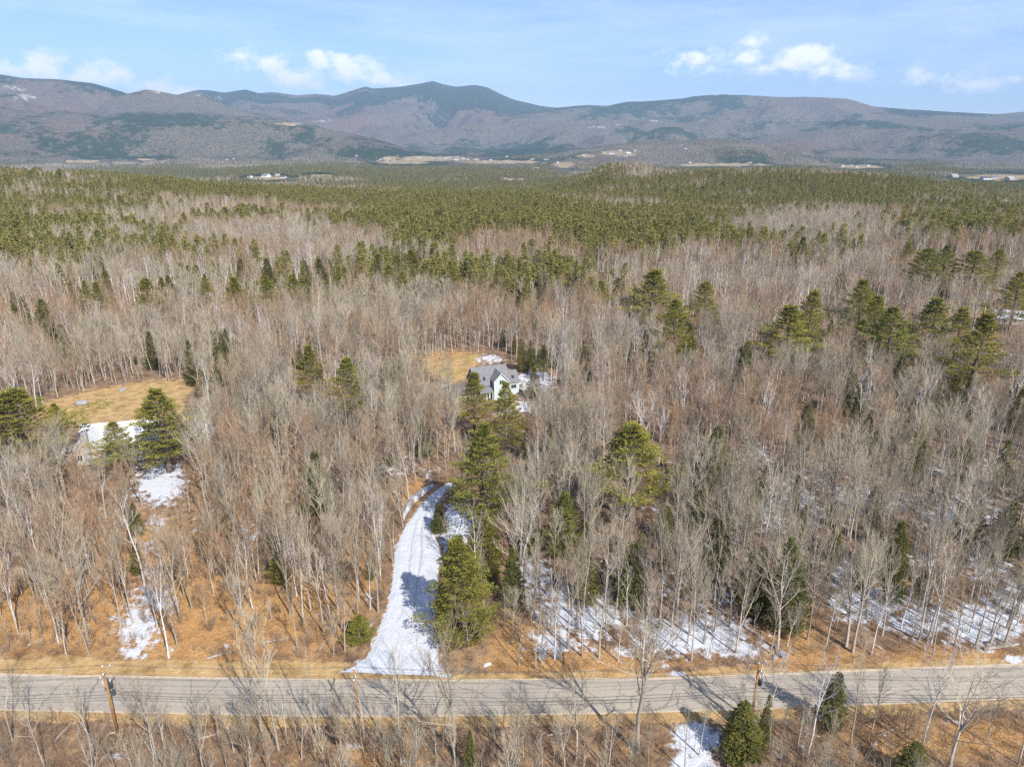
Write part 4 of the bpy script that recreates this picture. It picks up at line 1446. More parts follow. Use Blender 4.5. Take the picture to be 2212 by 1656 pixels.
def place_conifer(kind, px, py, h, wpx, label, group=None, k=0):
    if kind == 'p' and py < 790:
        h *= 1.2
    pool = PI_[:4] if kind == 'p' else PI_[4:] if kind == 'q' else SP
    kind = 'p' if kind == 'q' else kind
    z = h
    for _ in range(5):
        x, y = at(px, py, z)
        z = h + T1(x, y)
    K = pool[k % len(pool)]
    rng_m = math.sqrt(x * x + y * y + (CAM_Z - z) ** 2)
    w = wpx * rng_m / FPX * 0.98
    sxy = w / K.W * (1.62 if kind == 'p' else 1.15)
    nm = 'pine_tree' if kind == 'p' else 'hemlock_tree'
    if 'spruce' in label:
        nm = 'spruce_tree'
    if ' fir' in label:
        nm = 'fir_tree'
    return K.one(nm, (x, y, z - h), rnd.uniform(0, 6.28), (sxy, sxy, h / K.H), label, 'pine' if kind == 'p' else 'conifer', group)


ORD = 'first second third fourth fifth sixth seventh eighth ninth tenth eleventh twelfth thirteenth fourteenth fifteenth sixteenth seventeenth eighteenth nineteenth twentieth'.split()
ORD += ['twenty-' + o for o in ORD[:9]] + ['thirtieth'] + ['thirty-' + o for o in ORD[:9]] + ['fortieth'] + ['forty-' + o for o in ORD[:9]] + ['fiftieth']
con_xy = []
for i, (kd, px, py, h, w, lab) in enumerate(CONIFERS):
    o = place_conifer(kd, px, py, h, w, lab, None, i * 7 // 3)
    con_xy.append((o.location.x, o.location.y, w))
for i, (px, py, w, kd) in enumerate(SMALL_C):
    n_ = sorted(SMALL_C).index(SMALL_C[i])
    o = place_conifer(kd, px, py, 13 if w > 20 else 9, w, ORD[n_] + ' from left of the lone evergreens in reddish woods behind the pale green house', 'lone evergreens behind the house', i)
    con_xy.append((o.location.x, o.location.y, w))
for i, (px, py, w, kd) in enumerate(ROW_C):
    n_ = sorted(ROW_C).index(ROW_C[i])
    o = place_conifer(kd, px, py, 16 if w > 30 else 12, w, ORD[n_] + ' evergreen from left in the loose belt beyond the dry field', 'belt of evergreens beyond the field', i)
    con_xy.append((o.location.x, o.location.y, w))
con_xy = np.array(con_xy)
for (kd, px, py, h, w, lab) in CONIFERS:
    x, y = at(px, py, h)
    d = math.sqrt(x * x + y * y + (CAM_Z - h) ** 2)
    hp = h * (0.8 if kd != 's' else 0.6) * FPX / d * 0.93
    OPEN.append(([(px, py - 2), (px + w * .3, py + hp * .45), (px + w * .4, py + hp), (px - w * .4, py + hp), (px - w * .3, py + hp * .45)], (0.12 if py > 1090 else 0.5) if kd == 's' else 0.93))
for (px, py, w, kd) in SMALL_C + ROW_C:
    OPEN.append(([(px, py - 1), (px + w * .4, py + w * .8), (px - w * .4, py + w * .8)], 0.85))

# ------------------------------------------------------------------ single bare trees on the near side of the road, one by one
NEAR_BARE = [  # base pixel, height, pool, shape, width factor, label
    (602, 1618, 20.0, 'h', 1, 0.9, 'tall slim bare tree in front of the road left of the driveway'),
    (686, 1592, 15.0, 'h', 4, 0.8, 'thin bare tree whose top crosses the road near the middle pole'),
    (985, 1640, 19.0, 'h', 0, 1.15, 'big grey maple with forked crown in front of the driveway mouth'),
    (866, 1650, 17.0, 'h', 2, 0.8, 'bare tree right of the middle utility pole'),
    (1376, 1622, 21.0, 'h', 3, 1.25, 'large fine-twigged bare tree covering the road right of the driveway'),
    (1246, 1640, 12.0, 'h', 6, 1.1, 'crooked low bare tree below the road, limbs spread wide'),
    (1120, 1660, 11.0, 'h', 6, 1.0, 'spreading bare tree with pale limbs at the bottom centre'),
    (1606, 1545, 12.0, 'b', 0, 0.8, 'curved white birch left of the right utility pole'),
    (1654, 1582, 14.0, 'b', 2, 1.0, 'forked white birch just right of the utility pole'),
    (1742, 1640, 15.0, 'b', 1, 1.0, 'leaning white birch with two stems below the road bend'),
    (1836, 1612, 16.0, 'h', 2, 0.7, 'slim tall tree with pale trunk right of the young spruce'),
    (1884, 1575, 11.0, 'h', 5, 0.8, 'dark-stemmed small tree forking over the road on the right'),
    (1992, 1612, 15.0, 'b', 2, 0.75, 'slender white birch standing above brown brush on the right'),
    (2052, 1660, 16.0, 'h', 0, 1.1, 'thick mossy-trunked tree rising from the bottom right'),
    (2200, 1650, 12.0, 'h', 3, 0.9, 'bare tree at the bottom right corner'),
    (205, 1640, 13.0, 'h', 7, 0.9, 'bare bushy tree left of the left utility pole'),
    (340, 1650, 12.5, 'h', 3, 1.1, 'wide bare tree right of the left utility pole'),
    (28, 1600, 14.0, 'h', 4, 0.8, 'dark thin trunk at the left edge by the road'),
    (66, 1570, 10.0, 'h', 1, 0.7, 'second thin trunk at the left edge, shorter'),
    (100, 1665, 11.0, 'h', 8, 1.0, 'pale bare tree in the bottom left corner'),
    (440, 1675, 10.0, 'h', 5, 1.0, 'low bare tree at the bottom between two poles'),
    (748, 1665, 9.0, 'h', 6, 1.0, 'small twiggy tree at the bottom left of the maple'),
    (1480, 1665, 9.0, 'h', 8, 0.9, 'small bare tree rooted beside the near snow patch'),
    (1960, 1672, 8.0, 'h', 5, 1.0, 'low bare tree at the bottom left of the mossy trunk'),
    (2130, 1600, 9.0, 'h', 4, 0.8, 'thin bare tree left of the bottom right corner tree'),
]
for px, py, h, pool, k, wf, lab in NEAR_BARE:
    x, y = at(px, py)
    K = (HW if pool == 'h' else BI)[k]
    s = h / K.H
    K.one('bare_tree' if pool == 'h' else 'birch_tree', (x, y, 0), rnd.uniform(0, 6.28), (s * wf, s * wf, s), lab, 'tree' if pool == 'h' else 'birch')

# trees of note on the far bank
FAR_BARE = [
    (978, 1398, 10.0, 'h', 4, 0.9, 'slim bare tree at the lower right edge of the driveway'),
    (1012, 1406, 8.0, 'h', 8, 1.2, 'bushy bare tree below the driveway pine by the road'),
    (1046, 1352, 14.0, 'h', 2, 0.9, 'tall thin tree just right of the driveway pine'),
    (1030, 1272, 15.0, 'b', 1, 0.9, 'white-barked tree behind the driveway pine'),
    (968, 1205, 8.0, 'h', 5, 1.0, 'small grey tree between the two upper snow patches'),
    (800, 1320, 15.0, 'h', 7, 0.9, 'bare tree leaning over the left edge of the driveway'),
    (822, 1255, 14.0, 'b', 0, 0.8, 'pale slim birch at the left edge of the driveway'),
    (193, 1395, 16.5, 'h', 3, 1.2, 'full-crowned grey tree at the wood edge above the left verge'),
    (130, 1385, 17.0, 'h', 1, 1.0, 'straight grey tree just left of the full-crowned edge tree'),
    (2010, 1392, 15.5, 'b', 3, 0.9, 'leaning white-barked birch on the far bank right of the hemlocks'),
    (1370, 800, 15.0, 'b', 1, 1.0, 'white birch with thin twin stems in the woods east of the house'),
    (1213, 880, 17.0, 'b', 2, 0.9, 'bright white birch beside the east yard of the pale green house'),
    (1190, 830, 15.0, 'b', 0, 0.8, 'white birch at the far corner of the east yard'),
    (1215, 705, 16.0, 'b', 2, 1.4, 'spreading white tree behind the pale green house'),
    (1345, 960, 13.0, 'b', 0, 1.0, 'white birch left of the wide spreading pine'),
    (1690, 1010, 13.0, 'b', 2, 1.0, 'forked white birch right of the plump hemlock'),
    (550, 870, 12.0, 'b', 1, 0.9, 'white birch behind the right end of the dry field'),
    (400, 805, 14.0, 'h', 0, 1.0, 'white-trunked tree at the back edge of the dry field'),
    (365, 826, 15.0, 'h', 3, 1.0, 'spreading pale tree at the middle of the field edge'),
    (1500, 640, 13.0, 'b', 3, 1.1, 'pale bare tree standing between two pines on the plateau'),
    (1775, 870, 13.0, 'b', 1, 0.9, 'white-stemmed tree under the big pine clump'),
]
for px, py, h, pool, k, wf, lab in FAR_BARE:
    x, y = ground_at(px, py)
    K = (HW if pool == 'h' else BI)[k]
    s = h / K.H
    K.one('bare_tree' if pool == 'h' else 'birch_tree', (x, y, T1(x, y)), rnd.uniform(0, 6.28), (s * wf, s * wf, s), lab, 'tree' if pool == 'h' else 'birch')

# ------------------------------------------------------------------ the woods
g = np.random.default_rng(77)
nh, nr_, nb_ = len(HW), len(RW), len(BI)
# near woods
X, Y = grid_points(70, 300, 3.2, 43, 5)
small = g.random(X.size)
h = np.where(small < 0.4, g.uniform(4, 11, X.size), g.uniform(11.0, 17.5, X.size))
ok, Z, px, py = may_stand(X, Y, h, g)
# keep clear of the conifers' own ground
for cx, cy, w in con_xy:
    ok &= (np.hypot(X - cx, Y - cy) > 1.3)
# thin out where the floor shows in the photograph
dens = np.ones(X.shape)
dens *= 1 - 0.35 * ellipses(px, py, [(420, 1330, 130, 90, 1), (300, 1380, 120, 60, 1), (1880, 1320, 160, 60, .8), (1500, 1360, 160, 50, .8), (2120, 1330, 120, 60, .8)])
ok &= g.random(X.size) < dens
X, Y, Z, h, px, py = X[ok], Y[ok], Z[ok], h[ok], px[ok], py[ok]
redness = np.clip((fbm(X / 55, Y / 55, 4, 15) - 0.5) * 4.5 + 0.22 + 0.15 * (py < 760), 0, 1) * 0.7
u = g.random(X.size)
wht = np.where((px > 1150) & (py < 1100), 0.15, 0.08)
kind = np.where(u < wht, 2, np.where(u < wht + redness, 1, 0))
shape = np.where(kind == 2, nh + nr_ + g.integers(0, nb_, X.size), np.where(kind == 1, nh + g.integers(0, nr_, X.size), g.integers(0, nh, X.size)))
protoH = np.array([17.0] * nh + [14.0] * nr_ + [15.0] * nb_)
sz = h / protoH[shape]
sxy = sz * g.uniform(0.8, 1.15, X.size)
turn = g.uniform(0, 6.283, X.size)
order = np.argsort(np.hypot(X, Y))
_, pt = proj(X, Y, Z + h)
inview = (px > -120) & (px < 2330)
pools = HW + RW + BI


def zone(i):
    x_, y_ = px[i], py[i]
    d = 'birch' if kind[i] == 2 else ('reddish-twigged bare tree' if kind[i] == 1 else 'bare grey tree')
    if h[i] < 11.5:
        d = {'birch': 'young white birch', 'reddish-twigged bare tree': 'reddish sapling', 'bare grey tree': 'bare grey sapling'}[d]
    else:
        d = {'birch': 'white birch', 'reddish-twigged bare tree': 'reddish-twigged bare tree', 'bare grey tree': 'bare grey tree'}[d]
    rowd = far_edge(x_) - y_
    ranks = ((70, 'front-rank'), (110, 'second-rank'), (165, 'third-rank'), (9999, 'deep-set'))
    rk = [nm for lim, nm in ranks if rowd < lim][0]
    spots = ((120, 'above the verge at left edge'), (250, 'beyond the left utility pole'), (380, 'around the left snow strip'), (500, 'just right of left snow strip'),
             (620, 'midway from snow strip to driveway'), (720, 'left of the driveway mouth'), (860, "on the driveway's left bank"), (1080, 'behind the driveway pine'), (1180, 'right of the driveway pine'),
             (1300, 'over first snow past driveway'), (1420, 'behind the large fine-twigged tree'), (1540, 'over the widest roadside snow'), (1650, 'left of the roadside hemlocks'), (1780, 'around the roadside hemlocks'),
             (1900, 'between hemlocks and leaning birch'), (2010, 'behind the leaning birch'), (2120, 'right of the leaning birch'), (9999, 'on snowy bank, right edge'))
    return rk + ' ' + d + ' ' + [nm for lim, nm in spots if x_ < lim][0]


picked = np.zeros(X.size, bool)
single, made = {}, {}
n_hw = n_bi = 0
for i in order:
    if not inview[i]:
        continue
    if kind[i] == 2:
        if n_bi >= 60:
            continue
        n_bi += 1
    else:
        if n_hw >= 250:
            if n_bi >= 60:
                break
            continue
        n_hw += 1
    picked[i] = True
    lab = zone(i)
    K = pools[shape[i]]
    single[lab] = single.get(lab, []) + [(px[i], i)]
    made[i] = K.one('birch_tree' if kind[i] == 2 else 'bare_tree', (X[i], Y[i], Z[i]), turn[i], (sxy[i], sxy[i], sz[i]), lab, 'birch' if kind[i] == 2 else 'tree', 'alike trees: ' + lab)
for lab, lst in single.items():
    if len(lst) > 1:
        for n_, (_, i) in enumerate(sorted(lst)):
            made[i]['label'] = lab + ', ' + ORD[n_] + ' from left'
rest = ~picked
P3, K3, T3, S3 = [np.stack([X, Y, Z], 1)[rest]], [shape[rest]], [turn[rest]], [np.stack([sxy, sxy, sz], 1)[rest]]
near_meshes = [k.joined for k in pools + SP]
UX, UY = grid_points(88, 290, 7.0, 42, 55)
uh = g.uniform(3.5, 9.0, UX.size)
uok, UZ, upx, upy = may_stand(UX, UY, uh, g)
uok &= (upy < 1310) & (g.random(UX.size) < np.where(upx > 1050, 0.42, 0.07))
UX, UY, UZ, uh = UX[uok], UY[uok], UZ[uok], uh[uok]
us = uh / 13.0
P3[0] = np.concatenate([P3[0], np.stack([UX, UY, UZ], 1)])
K3[0] = np.concatenate([K3[0], nh + nr_ + nb_ + g.integers(0, len(SP), UX.size)])
T3[0] = np.concatenate([T3[0], g.uniform(0, 6.28, UX.size)])
S3[0] = np.concatenate([S3[0], np.stack([us * 1.15, us * 1.15, us], 1)])
scatter('near_woods', 'grey and reddish bare hardwoods massed behind the roadside trees', P3[0], K3[0], T3[0], S3[0], near_meshes)

# middle distance and far woods
FARK = HWF + BIF + PIF + SPF
iH, iB, iP, iS = 0, len(HWF), len(HWF) + len(BIF), len(HWF) + len(BIF) + len(PIF)
farH = np.array([k.H for k in FARK])


def woods(name, label, r0, r1, sp, seed, hscale=1.0):
    g = np.random.default_rng(seed)
    X, Y = grid_points(r0, r1, sp, 42, seed)
    h0 = g.uniform(12.0, 17.0, X.size)
    ok, Z, px, py = may_stand(X, Y, h0, g)
    if r1 > 1400:
        far = ellipses(px, py, [(a, b + d, c * 1.1, d * 2.2, 1.0) for a, b, c, d in FARFIELDS])
        ok &= ~((far > 0.25) & (np.hypot(X, Y) > 1600))
    X, Y, Z, px, py, h0 = X[ok], Y[ok], Z[ok], px[ok], py[ok], h0[ok]
    # uneven stand: thin spots and gaps
    gap = fbm(X / 16, Y / 16, 3, 61)
    keep = g.random(X.size) < np.where(gap < 0.40, 0.45, np.where(gap < 0.46, 0.8, 1.0))
    X, Y, Z, px, py, h0 = X[keep], Y[keep], Z[keep], px[keep], py[keep], h0[keep]
    rust = np.clip((fbm(X / 85, Y / 85, 4, 15) - 0.5) * 4.5 + 0.35, 0.02, 0.95)
    _, ptop = proj(X, Y, Z + 22.0)
    share = conifer_share(px, ptop)
    sc_ = 60 if r1 < 1800 else 220
    pn = np.clip((0.5 * fbm(X / sc_, Y / sc_, 4, 91) + 0.5 * fbm(X / (sc_ * 2.6), Y / (sc_ * 2.6), 3, 95) - 0.5) / 0.32 + 0.5, 0, 1)
    con = (0.68 * pn + 0.32 * g.random(X.size)) < share * 0.94
    u = g.random(X.size)
    shape = np.where(con, np.where(u < 0.3, iS + g.integers(0, len(SPF), X.size), iP + g.integers(0, len(PIF), X.size)),
                     np.where(u < 0.11, iB + g.integers(0, len(BIF), X.size), np.where(g.random(X.size) < rust, g.choice([2, 5], X.size), g.choice([0, 1, 3, 4], X.size))))
    h = h0 * np.where(con, g.uniform(0.55, 1.3, X.size), g.uniform(0.68, 1.15, X.size)) * hscale
    sz = h / farH[shape]
    sxy = sz * g.uniform(0.85, 1.2, X.size) * (1.0 if hscale == 1 else 1.25) * np.where(con, 1.22, 1.0)
    scatter(name, label, np.stack([X, Y, Z], 1), shape, g.uniform(0, 6.283, X.size), np.stack([sxy, sxy, sz], 1), [k.joined for k in FARK])


woods('middle_woods', 'bare reddish grey woods with some evergreens beyond the two houses', 300, 680, 3.9, 31)
woods('ridge_woods', 'olive evergreen forest mixed with grey hardwoods on the low ridges', 680, 1700, 6.0, 32)
woods('valley_woods', 'dark green forest filling the far valley floor', 1700, 6200, 16.0, 33, 1.2)

# brush under the trees and along the road
X, Y = grid_points(46, 150, 1.55, 46, 8)
Z = T(X, Y)
px, py = proj(X, Y, Z)
fe, ne = far_edge(px), near_edge(px)
wob = (fbm(X / 7, Y / 7, 3, 43) - 0.5)
ok = ((py < fe - np.where(px < 760, 46, 20) + wob * 16) | (py > ne + 24 + wob * 24))
for poly in (DRIVE_POLY, SIDE_SNOW, LEFT_YARD):
    ok &= ~in_poly(px, py, poly)
ok &= g.random(X.size) < np.where(py > ne, 0.55 + 0.5 * (wob > 0), 0.36 + 0.4 * (wob > 0.03))
ok &= ~((py > ne) & in_poly(px, py, [(1430, 1540), (1560, 1540), (1580, 1700), (1420, 1700)]) & (g.random(X.size) < 0.9))
X, Y, Z, below = X[ok], Y[ok], Z[ok], (py > ne)[ok]
s = g.uniform(0.45, 1.15, X.size) * np.where(below, 1.15, 1.0)
scatter('undergrowth', 'brown leafless brush covering the roadside banks', np.stack([X, Y, Z], 1), g.integers(0, 4, X.size), g.uniform(0, 6.28, X.size), np.stack([s, s, s], 1), SHR, 'brush')

# thin saplings crowding the bank in front of the road
X, Y = grid_points(44, 82, 2.1, 50, 18)
Z = np.zeros(X.size)
px, py = proj(X, Y, Z)
hh = g.uniform(3.5, 9.5, X.size)
_, pt = proj(X, Y, Z + hh)
ok = (py > near_edge(px) + 30) & (g.random(X.size) < 0.35 + 0.6 * (fbm(X / 8, Y / 8, 2, 12) > 0.46))
ok &= ~(in_poly(px, py, [(1430, 1540), (1560, 1540), (1580, 1720), (1420, 1720)]) & (g.random(X.size) < 0.8))
X, Y, Z, hh = X[ok], Y[ok], Z[ok], hh[ok]
kk = g.choice([1, 2, 4, 5, 7, 9, 10, 11], X.size)
ss = hh / np.array([17.0] * nh + [14.0] * nr_ + [15.0] * nb_)[kk]
scatter('roadside_thicket', 'tangled leafless saplings crowding the near bank of the road', np.stack([X, Y, Z], 1), kk, g.uniform(0, 6.28, X.size), np.stack([ss * 1.1, ss * 1.1, ss], 1), near_meshes, 'thicket')

# ------------------------------------------------------------------ buildings
SIDING = simple_mat('pale_green_siding', (0.50, 0.58, 0.54), (0.56, 0.64, 0.60), 1.2)
TRIM = simple_mat('white_trim', (0.74, 0.74, 0.73), (0.80, 0.80, 0.79), 3)
SHINGLE = simple_mat('grey_shingles', (0.17, 0.165, 0.17), (0.235, 0.225, 0.225), 1.4, bump=0.3, bscale=6)
DARKROOF = simple_mat('dark_brown_roof', (0.10, 0.085, 0.075), (0.16, 0.135, 0.12), 1.4, bump=0.3, bscale=6)
BEIGE = simple_mat('beige_siding', (0.42, 0.35, 0.28), (0.50, 0.42, 0.345), 1.2)
PALEROOF = simple_mat('pale_grey_metal_roof', (0.50, 0.50, 0.47), (0.62, 0.62, 0.60), 0.7)
GLASS = simple_mat('dark_window_glass', (0.03, 0.04, 0.055), (0.05, 0.06, 0.08), 1.0, rough=0.12)
STONE = simple_mat('chimney_stone', (0.28, 0.27, 0.25), (0.45, 0.43, 0.40), 2.5, bump=0.6)
ROCKM = simple_mat('grey_granite', (0.22, 0.22, 0.22), (0.42, 0.41, 0.40), 1.5, bump=0.6)
POLEW = simple_mat('treated_pole_wood', (0.30, 0.155, 0.05), (0.44, 0.24, 0.085), 2.0)
METAL = simple_mat('dull_dark_metal', (0.035, 0.045, 0.05), (0.06, 0.07, 0.075), 3, rough=0.5)
GREYM = simple_mat('grey_hardware', (0.30, 0.30, 0.31), (0.42, 0.42, 0.43), 3, rough=0.5)
PORC = simple_mat('porcelain', (0.70, 0.70, 0.74), (0.80, 0.80, 0.84), 3, rough=0.3)
WIREM = simple_mat('weathered_wire', (0.10, 0.095, 0.09), (0.14, 0.13, 0.12), 3, rough=0.6)
LOGM = simple_mat('fallen_log_bark', (0.26, 0.21, 0.17), (0.46, 0.40, 0.34), 2.0)
SNOWTOP = simple_mat('settled_snow', (0.60, 0.62, 0.65), (0.72, 0.74, 0.76), 1.5)


def wall_box(par, x0, x1, y0, y1, z1, mat, gable=None, ridge=0.0):
    """closed wall shell, with gable triangles along x ('x': ridge runs along x) or y"""
    m = MB()
    c = [(x0, y0), (x1, y0), (x1, y1), (x0, y1)]
    for i in range(4):
        (ax, ay), (bx, by) = c[i], c[(i + 1) % 4]
        end = (gable == 'y' and i in (0, 2)) or (gable == 'x' and i in (1, 3))
        if end:
            m.poly([(ax, ay, -0.6), (bx, by, -0.6), (bx, by, z1), ((ax + bx) / 2, (ay + by) / 2, ridge), (ax, ay, z1)])
        else:
            m.poly([(ax, ay, -0.6), (bx, by, -0.6), (bx, by, z1), (ax, ay, z1)])
    return m.build('wall', mat, par)


def gable_roof(par, x0, x1, y0, y1, eave, ridge, axis, mat, over=0.35, t=0.18):
    """two thick slopes meeting at the ridge, each a part"""
    out = []
    if axis == 'x':
        ym = (y0 + y1) / 2
        k = (ridge - eave) / (ym - y0)
        lo = eave - over * k
        q1 = [(x0 - over, y0 - over, lo + t), (x1 + over, y0 - over, lo + t), (x1 + over, ym, ridge + t), (x0 - over, ym, ridge + t)]
        q2 = [(x0 - over, ym, ridge + t), (x1 + over, ym, ridge + t), (x1 + over, y1 + over, lo + t), (x0 - over, y1 + over, lo + t)]
    else:
        xm = (x0 + x1) / 2
        k = (ridge - eave) / (xm - x0)
        lo = eave - over * k
        q1 = [(x0 - over, y0 - over, lo + t), (xm, y0 - over, ridge + t), (xm, y1, ridge + t), (x0 - over, y1, lo + t)]
        q2 = [(xm, y0 - over, ridge + t), (x1 + over, y0 - over, lo + t), (x1 + over, y1, lo + t), (xm, y1, ridge + t)]
    for q in (q1, q2):
        m = MB()
        m.slab(q, t)
        out.append(m.build('roof', mat, par))
    return out


def window(par, x, z, w, h, y, frame_mat=None):
    """window in a front wall (facing -y): frame proud of the wall, with pane, crossbar"""
    m = MB()
    f = 0.09
    m.box(x - w / 2 - f, x + w / 2 + f, y - 0.06, y + 0.02, z - h / 2 - f, z - h / 2)
    m.box(x - w / 2 - f, x + w / 2 + f, y - 0.06, y + 0.02, z + h / 2, z + h / 2 + f)
    m.box(x - w / 2 - f, x - w / 2, y - 0.058, y + 0.02, z - h / 2, z + h / 2)
    m.box(x + w / 2, x + w / 2 + f, y - 0.058, y + 0.02, z - h / 2, z + h / 2)
    o = m.build('window', frame_mat or TRIM, par)
    m = MB()
    m.box(x - w / 2, x + w / 2, y - 0.03, y + 0.01, z - h / 2, z + h / 2)
    m.build('pane', GLASS, o)
    m = MB()
    m.box(x - 0.025, x + 0.025, y - 0.05, y - 0.03, z - h / 2, z + h / 2)
    m.build('mullion', frame_mat or TRIM, o)
    return o


def skylight(par, x, y, z, w, l, slope):
    m = MB()
    c, s_ = math.cos(slope), math.sin(slope)
    q = [(x - w / 2, y - l / 2 * c, z - l / 2 * s_), (x + w / 2, y - l / 2 * c, z - l / 2 * s_), (x + w / 2, y + l / 2 * c, z + l / 2 * s_), (x - w / 2, y + l / 2 * c, z + l / 2 * s_)]
    m.slab(q, 0.16)
    return m.build('skylight', GLASS, par)


def post(par, name, x, y, z0, z1, r, mat):
    m = MB()
    m.box(x - r, x + r, y - r, y + r, z0, z1)
    return m.build(name, mat, par)


# the pale green house
hx, hy = at(1083, 862)
H1 = empty('gabled_house', (hx, hy, T1(hx, hy)), math.radians(20))
tag(H1, 'pale green two-storey house with grey shingle roof and front gable in the clearing', 'house')
wall_box(H1, -7.2, 3.3, 2.2, 10.4, 4.3, SIDING, 'x', 8.6)
wall_box(H1, -2.1, 2.1, 0.0, 6.2, 5.7, SIDING, 'y', 7.9)
wall_box(H1, 3.3, 6.6, 3.0, 9.2, 3.9, SIDING, 'x', 6.6)
gable_roof(H1, -7.2, 3.3, 2.2, 10.4, 4.3, 8.6, 'x', SHINGLE, 0.4)
gable_roof(H1, -2.1, 2.1, 0.0, 6.0, 5.7, 7.9, 'y', SHINGLE, 0.35)
gable_roof(H1, 3.75, 6.6, 3.0, 9.2, 3.9, 6.6, 'x', SHINGLE, 0.3)
window(H1, 0.1, 5.3, 1.25, 1.25, 0.0)
window(H1, 0.1, 2.0, 1.3, 1.5, 0.0)
window(H1, 5.0, 2.5, 1.7, 1.2, 3.0)
window(H1, -4.6, 2.3, 1.3, 1.4, 2.2)
window(H1, -6.2, 2.3, 1.0, 1.4, 2.2)
m = MB()
m.box(-3.2, -2.3, 2.12, 2.22, -0.1, 2.1)
dr = m.build('door', TRIM, H1)
m = MB()
m.box(-2.46, -2.40, 2.05, 2.12, 0.95, 1.05)
m.build('handle', METAL, dr)
m = MB()
m.slab([(-6.6, -0.4, 2.75), (-2.5, -0.4, 2.75), (-2.5, 2.18, 3.75), (-6.6, 2.18, 3.75)], 0.16)
m.build('porch_roof', SHINGLE, H1)
for x in (-6.4, -4.6, -2.7):
    post(H1, 'porch_post', x, -0.2, -0.4, 2.58, 0.09, TRIM)
for x in (-2.1, 2.1):
    post(H1, 'corner_board', x, -0.003, -0.4, 5.72, 0.09, TRIM)
post(H1, 'corner_board', 6.6, 2.997, -0.4, 3.9, 0.09, TRIM)
m = MB()
m.poly([(-2.45, -0.38, 5.42), (0, -0.38, 7.99), (0, -0.38, 8.2), (-2.45, -0.38, 5.62)])
m.poly([(0, -0.38, 7.99), (2.45, -0.38, 5.42), (2.45, -0.38, 5.62), (0, -0.38, 8.2)])
m.build('rake_board', TRIM, H1)
sl = math.atan2(4.3, 4.1)
skylight(H1, -4.2, 3.4, 4.3 + 1.2 * 4.3 / 4.1 + 0.28, 0.8, 1.1, sl)
skylight(H1, 5.1, 4.2, 3.9 + 1.2 * 2.7 / 3.1 + 0.28, 0.8, 1.0, math.atan2(2.7, 3.1))
wall_box(H1, -14.5, -7.3, 1.8, 8.0, 2.5, BEIGE, 'x', 4.6)
gable_roof(H1, -14.5, -7.75, 1.8, 8.0, 2.5, 4.6, 'x', DARKROOF, 0.35)

# the long white-roofed house
hx, hy = at(196, 998)
H2 = empty('farmhouse', (hx, hy, T1(hx, hy)), math.radians(13))
tag(H2, 'long beige house with pale roof and front gable below the dry field', 'house')
wall_box(H2, -2.9, 15.0, 3.2, 11.2, 3.2, BEIGE, 'x', 7.0)
wall_box(H2, -2.9, 2.9, -1.2, 7.0, 3.3, BEIGE, 'y', 6.9)
gable_roof(H2, -2.9, 15.0, 3.2, 11.2, 3.2, 7.0, 'x', PALEROOF, 0.45)
gable_roof(H2, -2.9, 2.9, -1.2, 7.1, 3.3, 6.9, 'y', PALEROOF, 0.35)
for x in (8.0, 9.6, 12.2):
    window(H2, x, 2.0, 1.2, 1.2, 3.2)
window(H2, 4.6, 1.9, 1.2, 1.3, 3.2)
window(H2, -1.6, 1.8, 1.0, 1.3, -1.2)
skylight(H2, 7.2, 4.3, 3.2 + 1.1 * 3.8 / 4.0 + 0.3, 0.7, 1.0, math.atan2(3.8, 4.0))
m = MB()
m.box(-0.2, 1.0, -1.95, -1.2, -0.5, 8.0)
ch = m.build('chimney', STONE, H2)
m = MB()
m.box(-0.3, 1.1, -2.05, -1.1, 8.0, 8.2)
m.build('chimney_cap', GREYM, ch)
wall_box(H2, -5.9, -2.95, 1.6, 5.8, 2.1, BEIGE)
m = MB()
m.slab([(-6.3, 1.2, 2.3), (-2.93, 1.2, 3.2), (-2.93, 6.1, 3.2), (-6.3, 6.1, 2.3)], 0.16)
m.build('lean_to_roof', PALEROOF, H2)
m = MB()
m.box(3.0, 13.2, -1.6, 3.1, 0.15, 0.5)
dk = m.build('deck', TRIM, H2)
m = MB()
m.slab([(3.1, -1.5, 0.66), (13.1, -1.5, 0.66), (13.1, 3.0, 0.66), (3.1, 3.0, 0.66)], 0.14)
m.build('snow_cover', SNOWTOP, dk)
for x in (3.2, 6.5, 9.8, 13.0):
    post(H2, 'deck_post', x, -1.45, -0.5, 0.15, 0.09, TRIM)

# snow-covered shed beside it
hx, hy = at(133, 985)
H3 = empty('small_shed', (hx, hy, T1(hx, hy)), math.radians(20))
tag(H3, 'little shed with white roof left of the beige house', 'shed')
wall_box(H3, -1.6, 1.6, -1.3, 1.3, 1.5, BEIGE, 'x', 2.3)
gable_roof(H3, -1.6, 1.6, -1.3, 1.3, 1.5, 2.3, 'x', SNOWTOP, 0.25)
# building at the right edge
hx, hy = ground_at(2172, 697)
H4 = empty('outbuilding', (hx, hy, T1(hx, hy)), math.radians(-14))
tag(H4, 'white-roofed building half hidden by trees at the right edge', 'building')
wall_box(H4, -6, 6, -4, 4, 2.6, BEIGE, 'x', 5.0)
gable_roof(H4, -6, 6, -4, 4, 2.6, 5.0, 'x', SNOWTOP, 0.4)
window(H4, -2, 1.5, 1.1, 1.1, -4)
window(H4, 2, 1.5, 1.1, 1.1, -4)
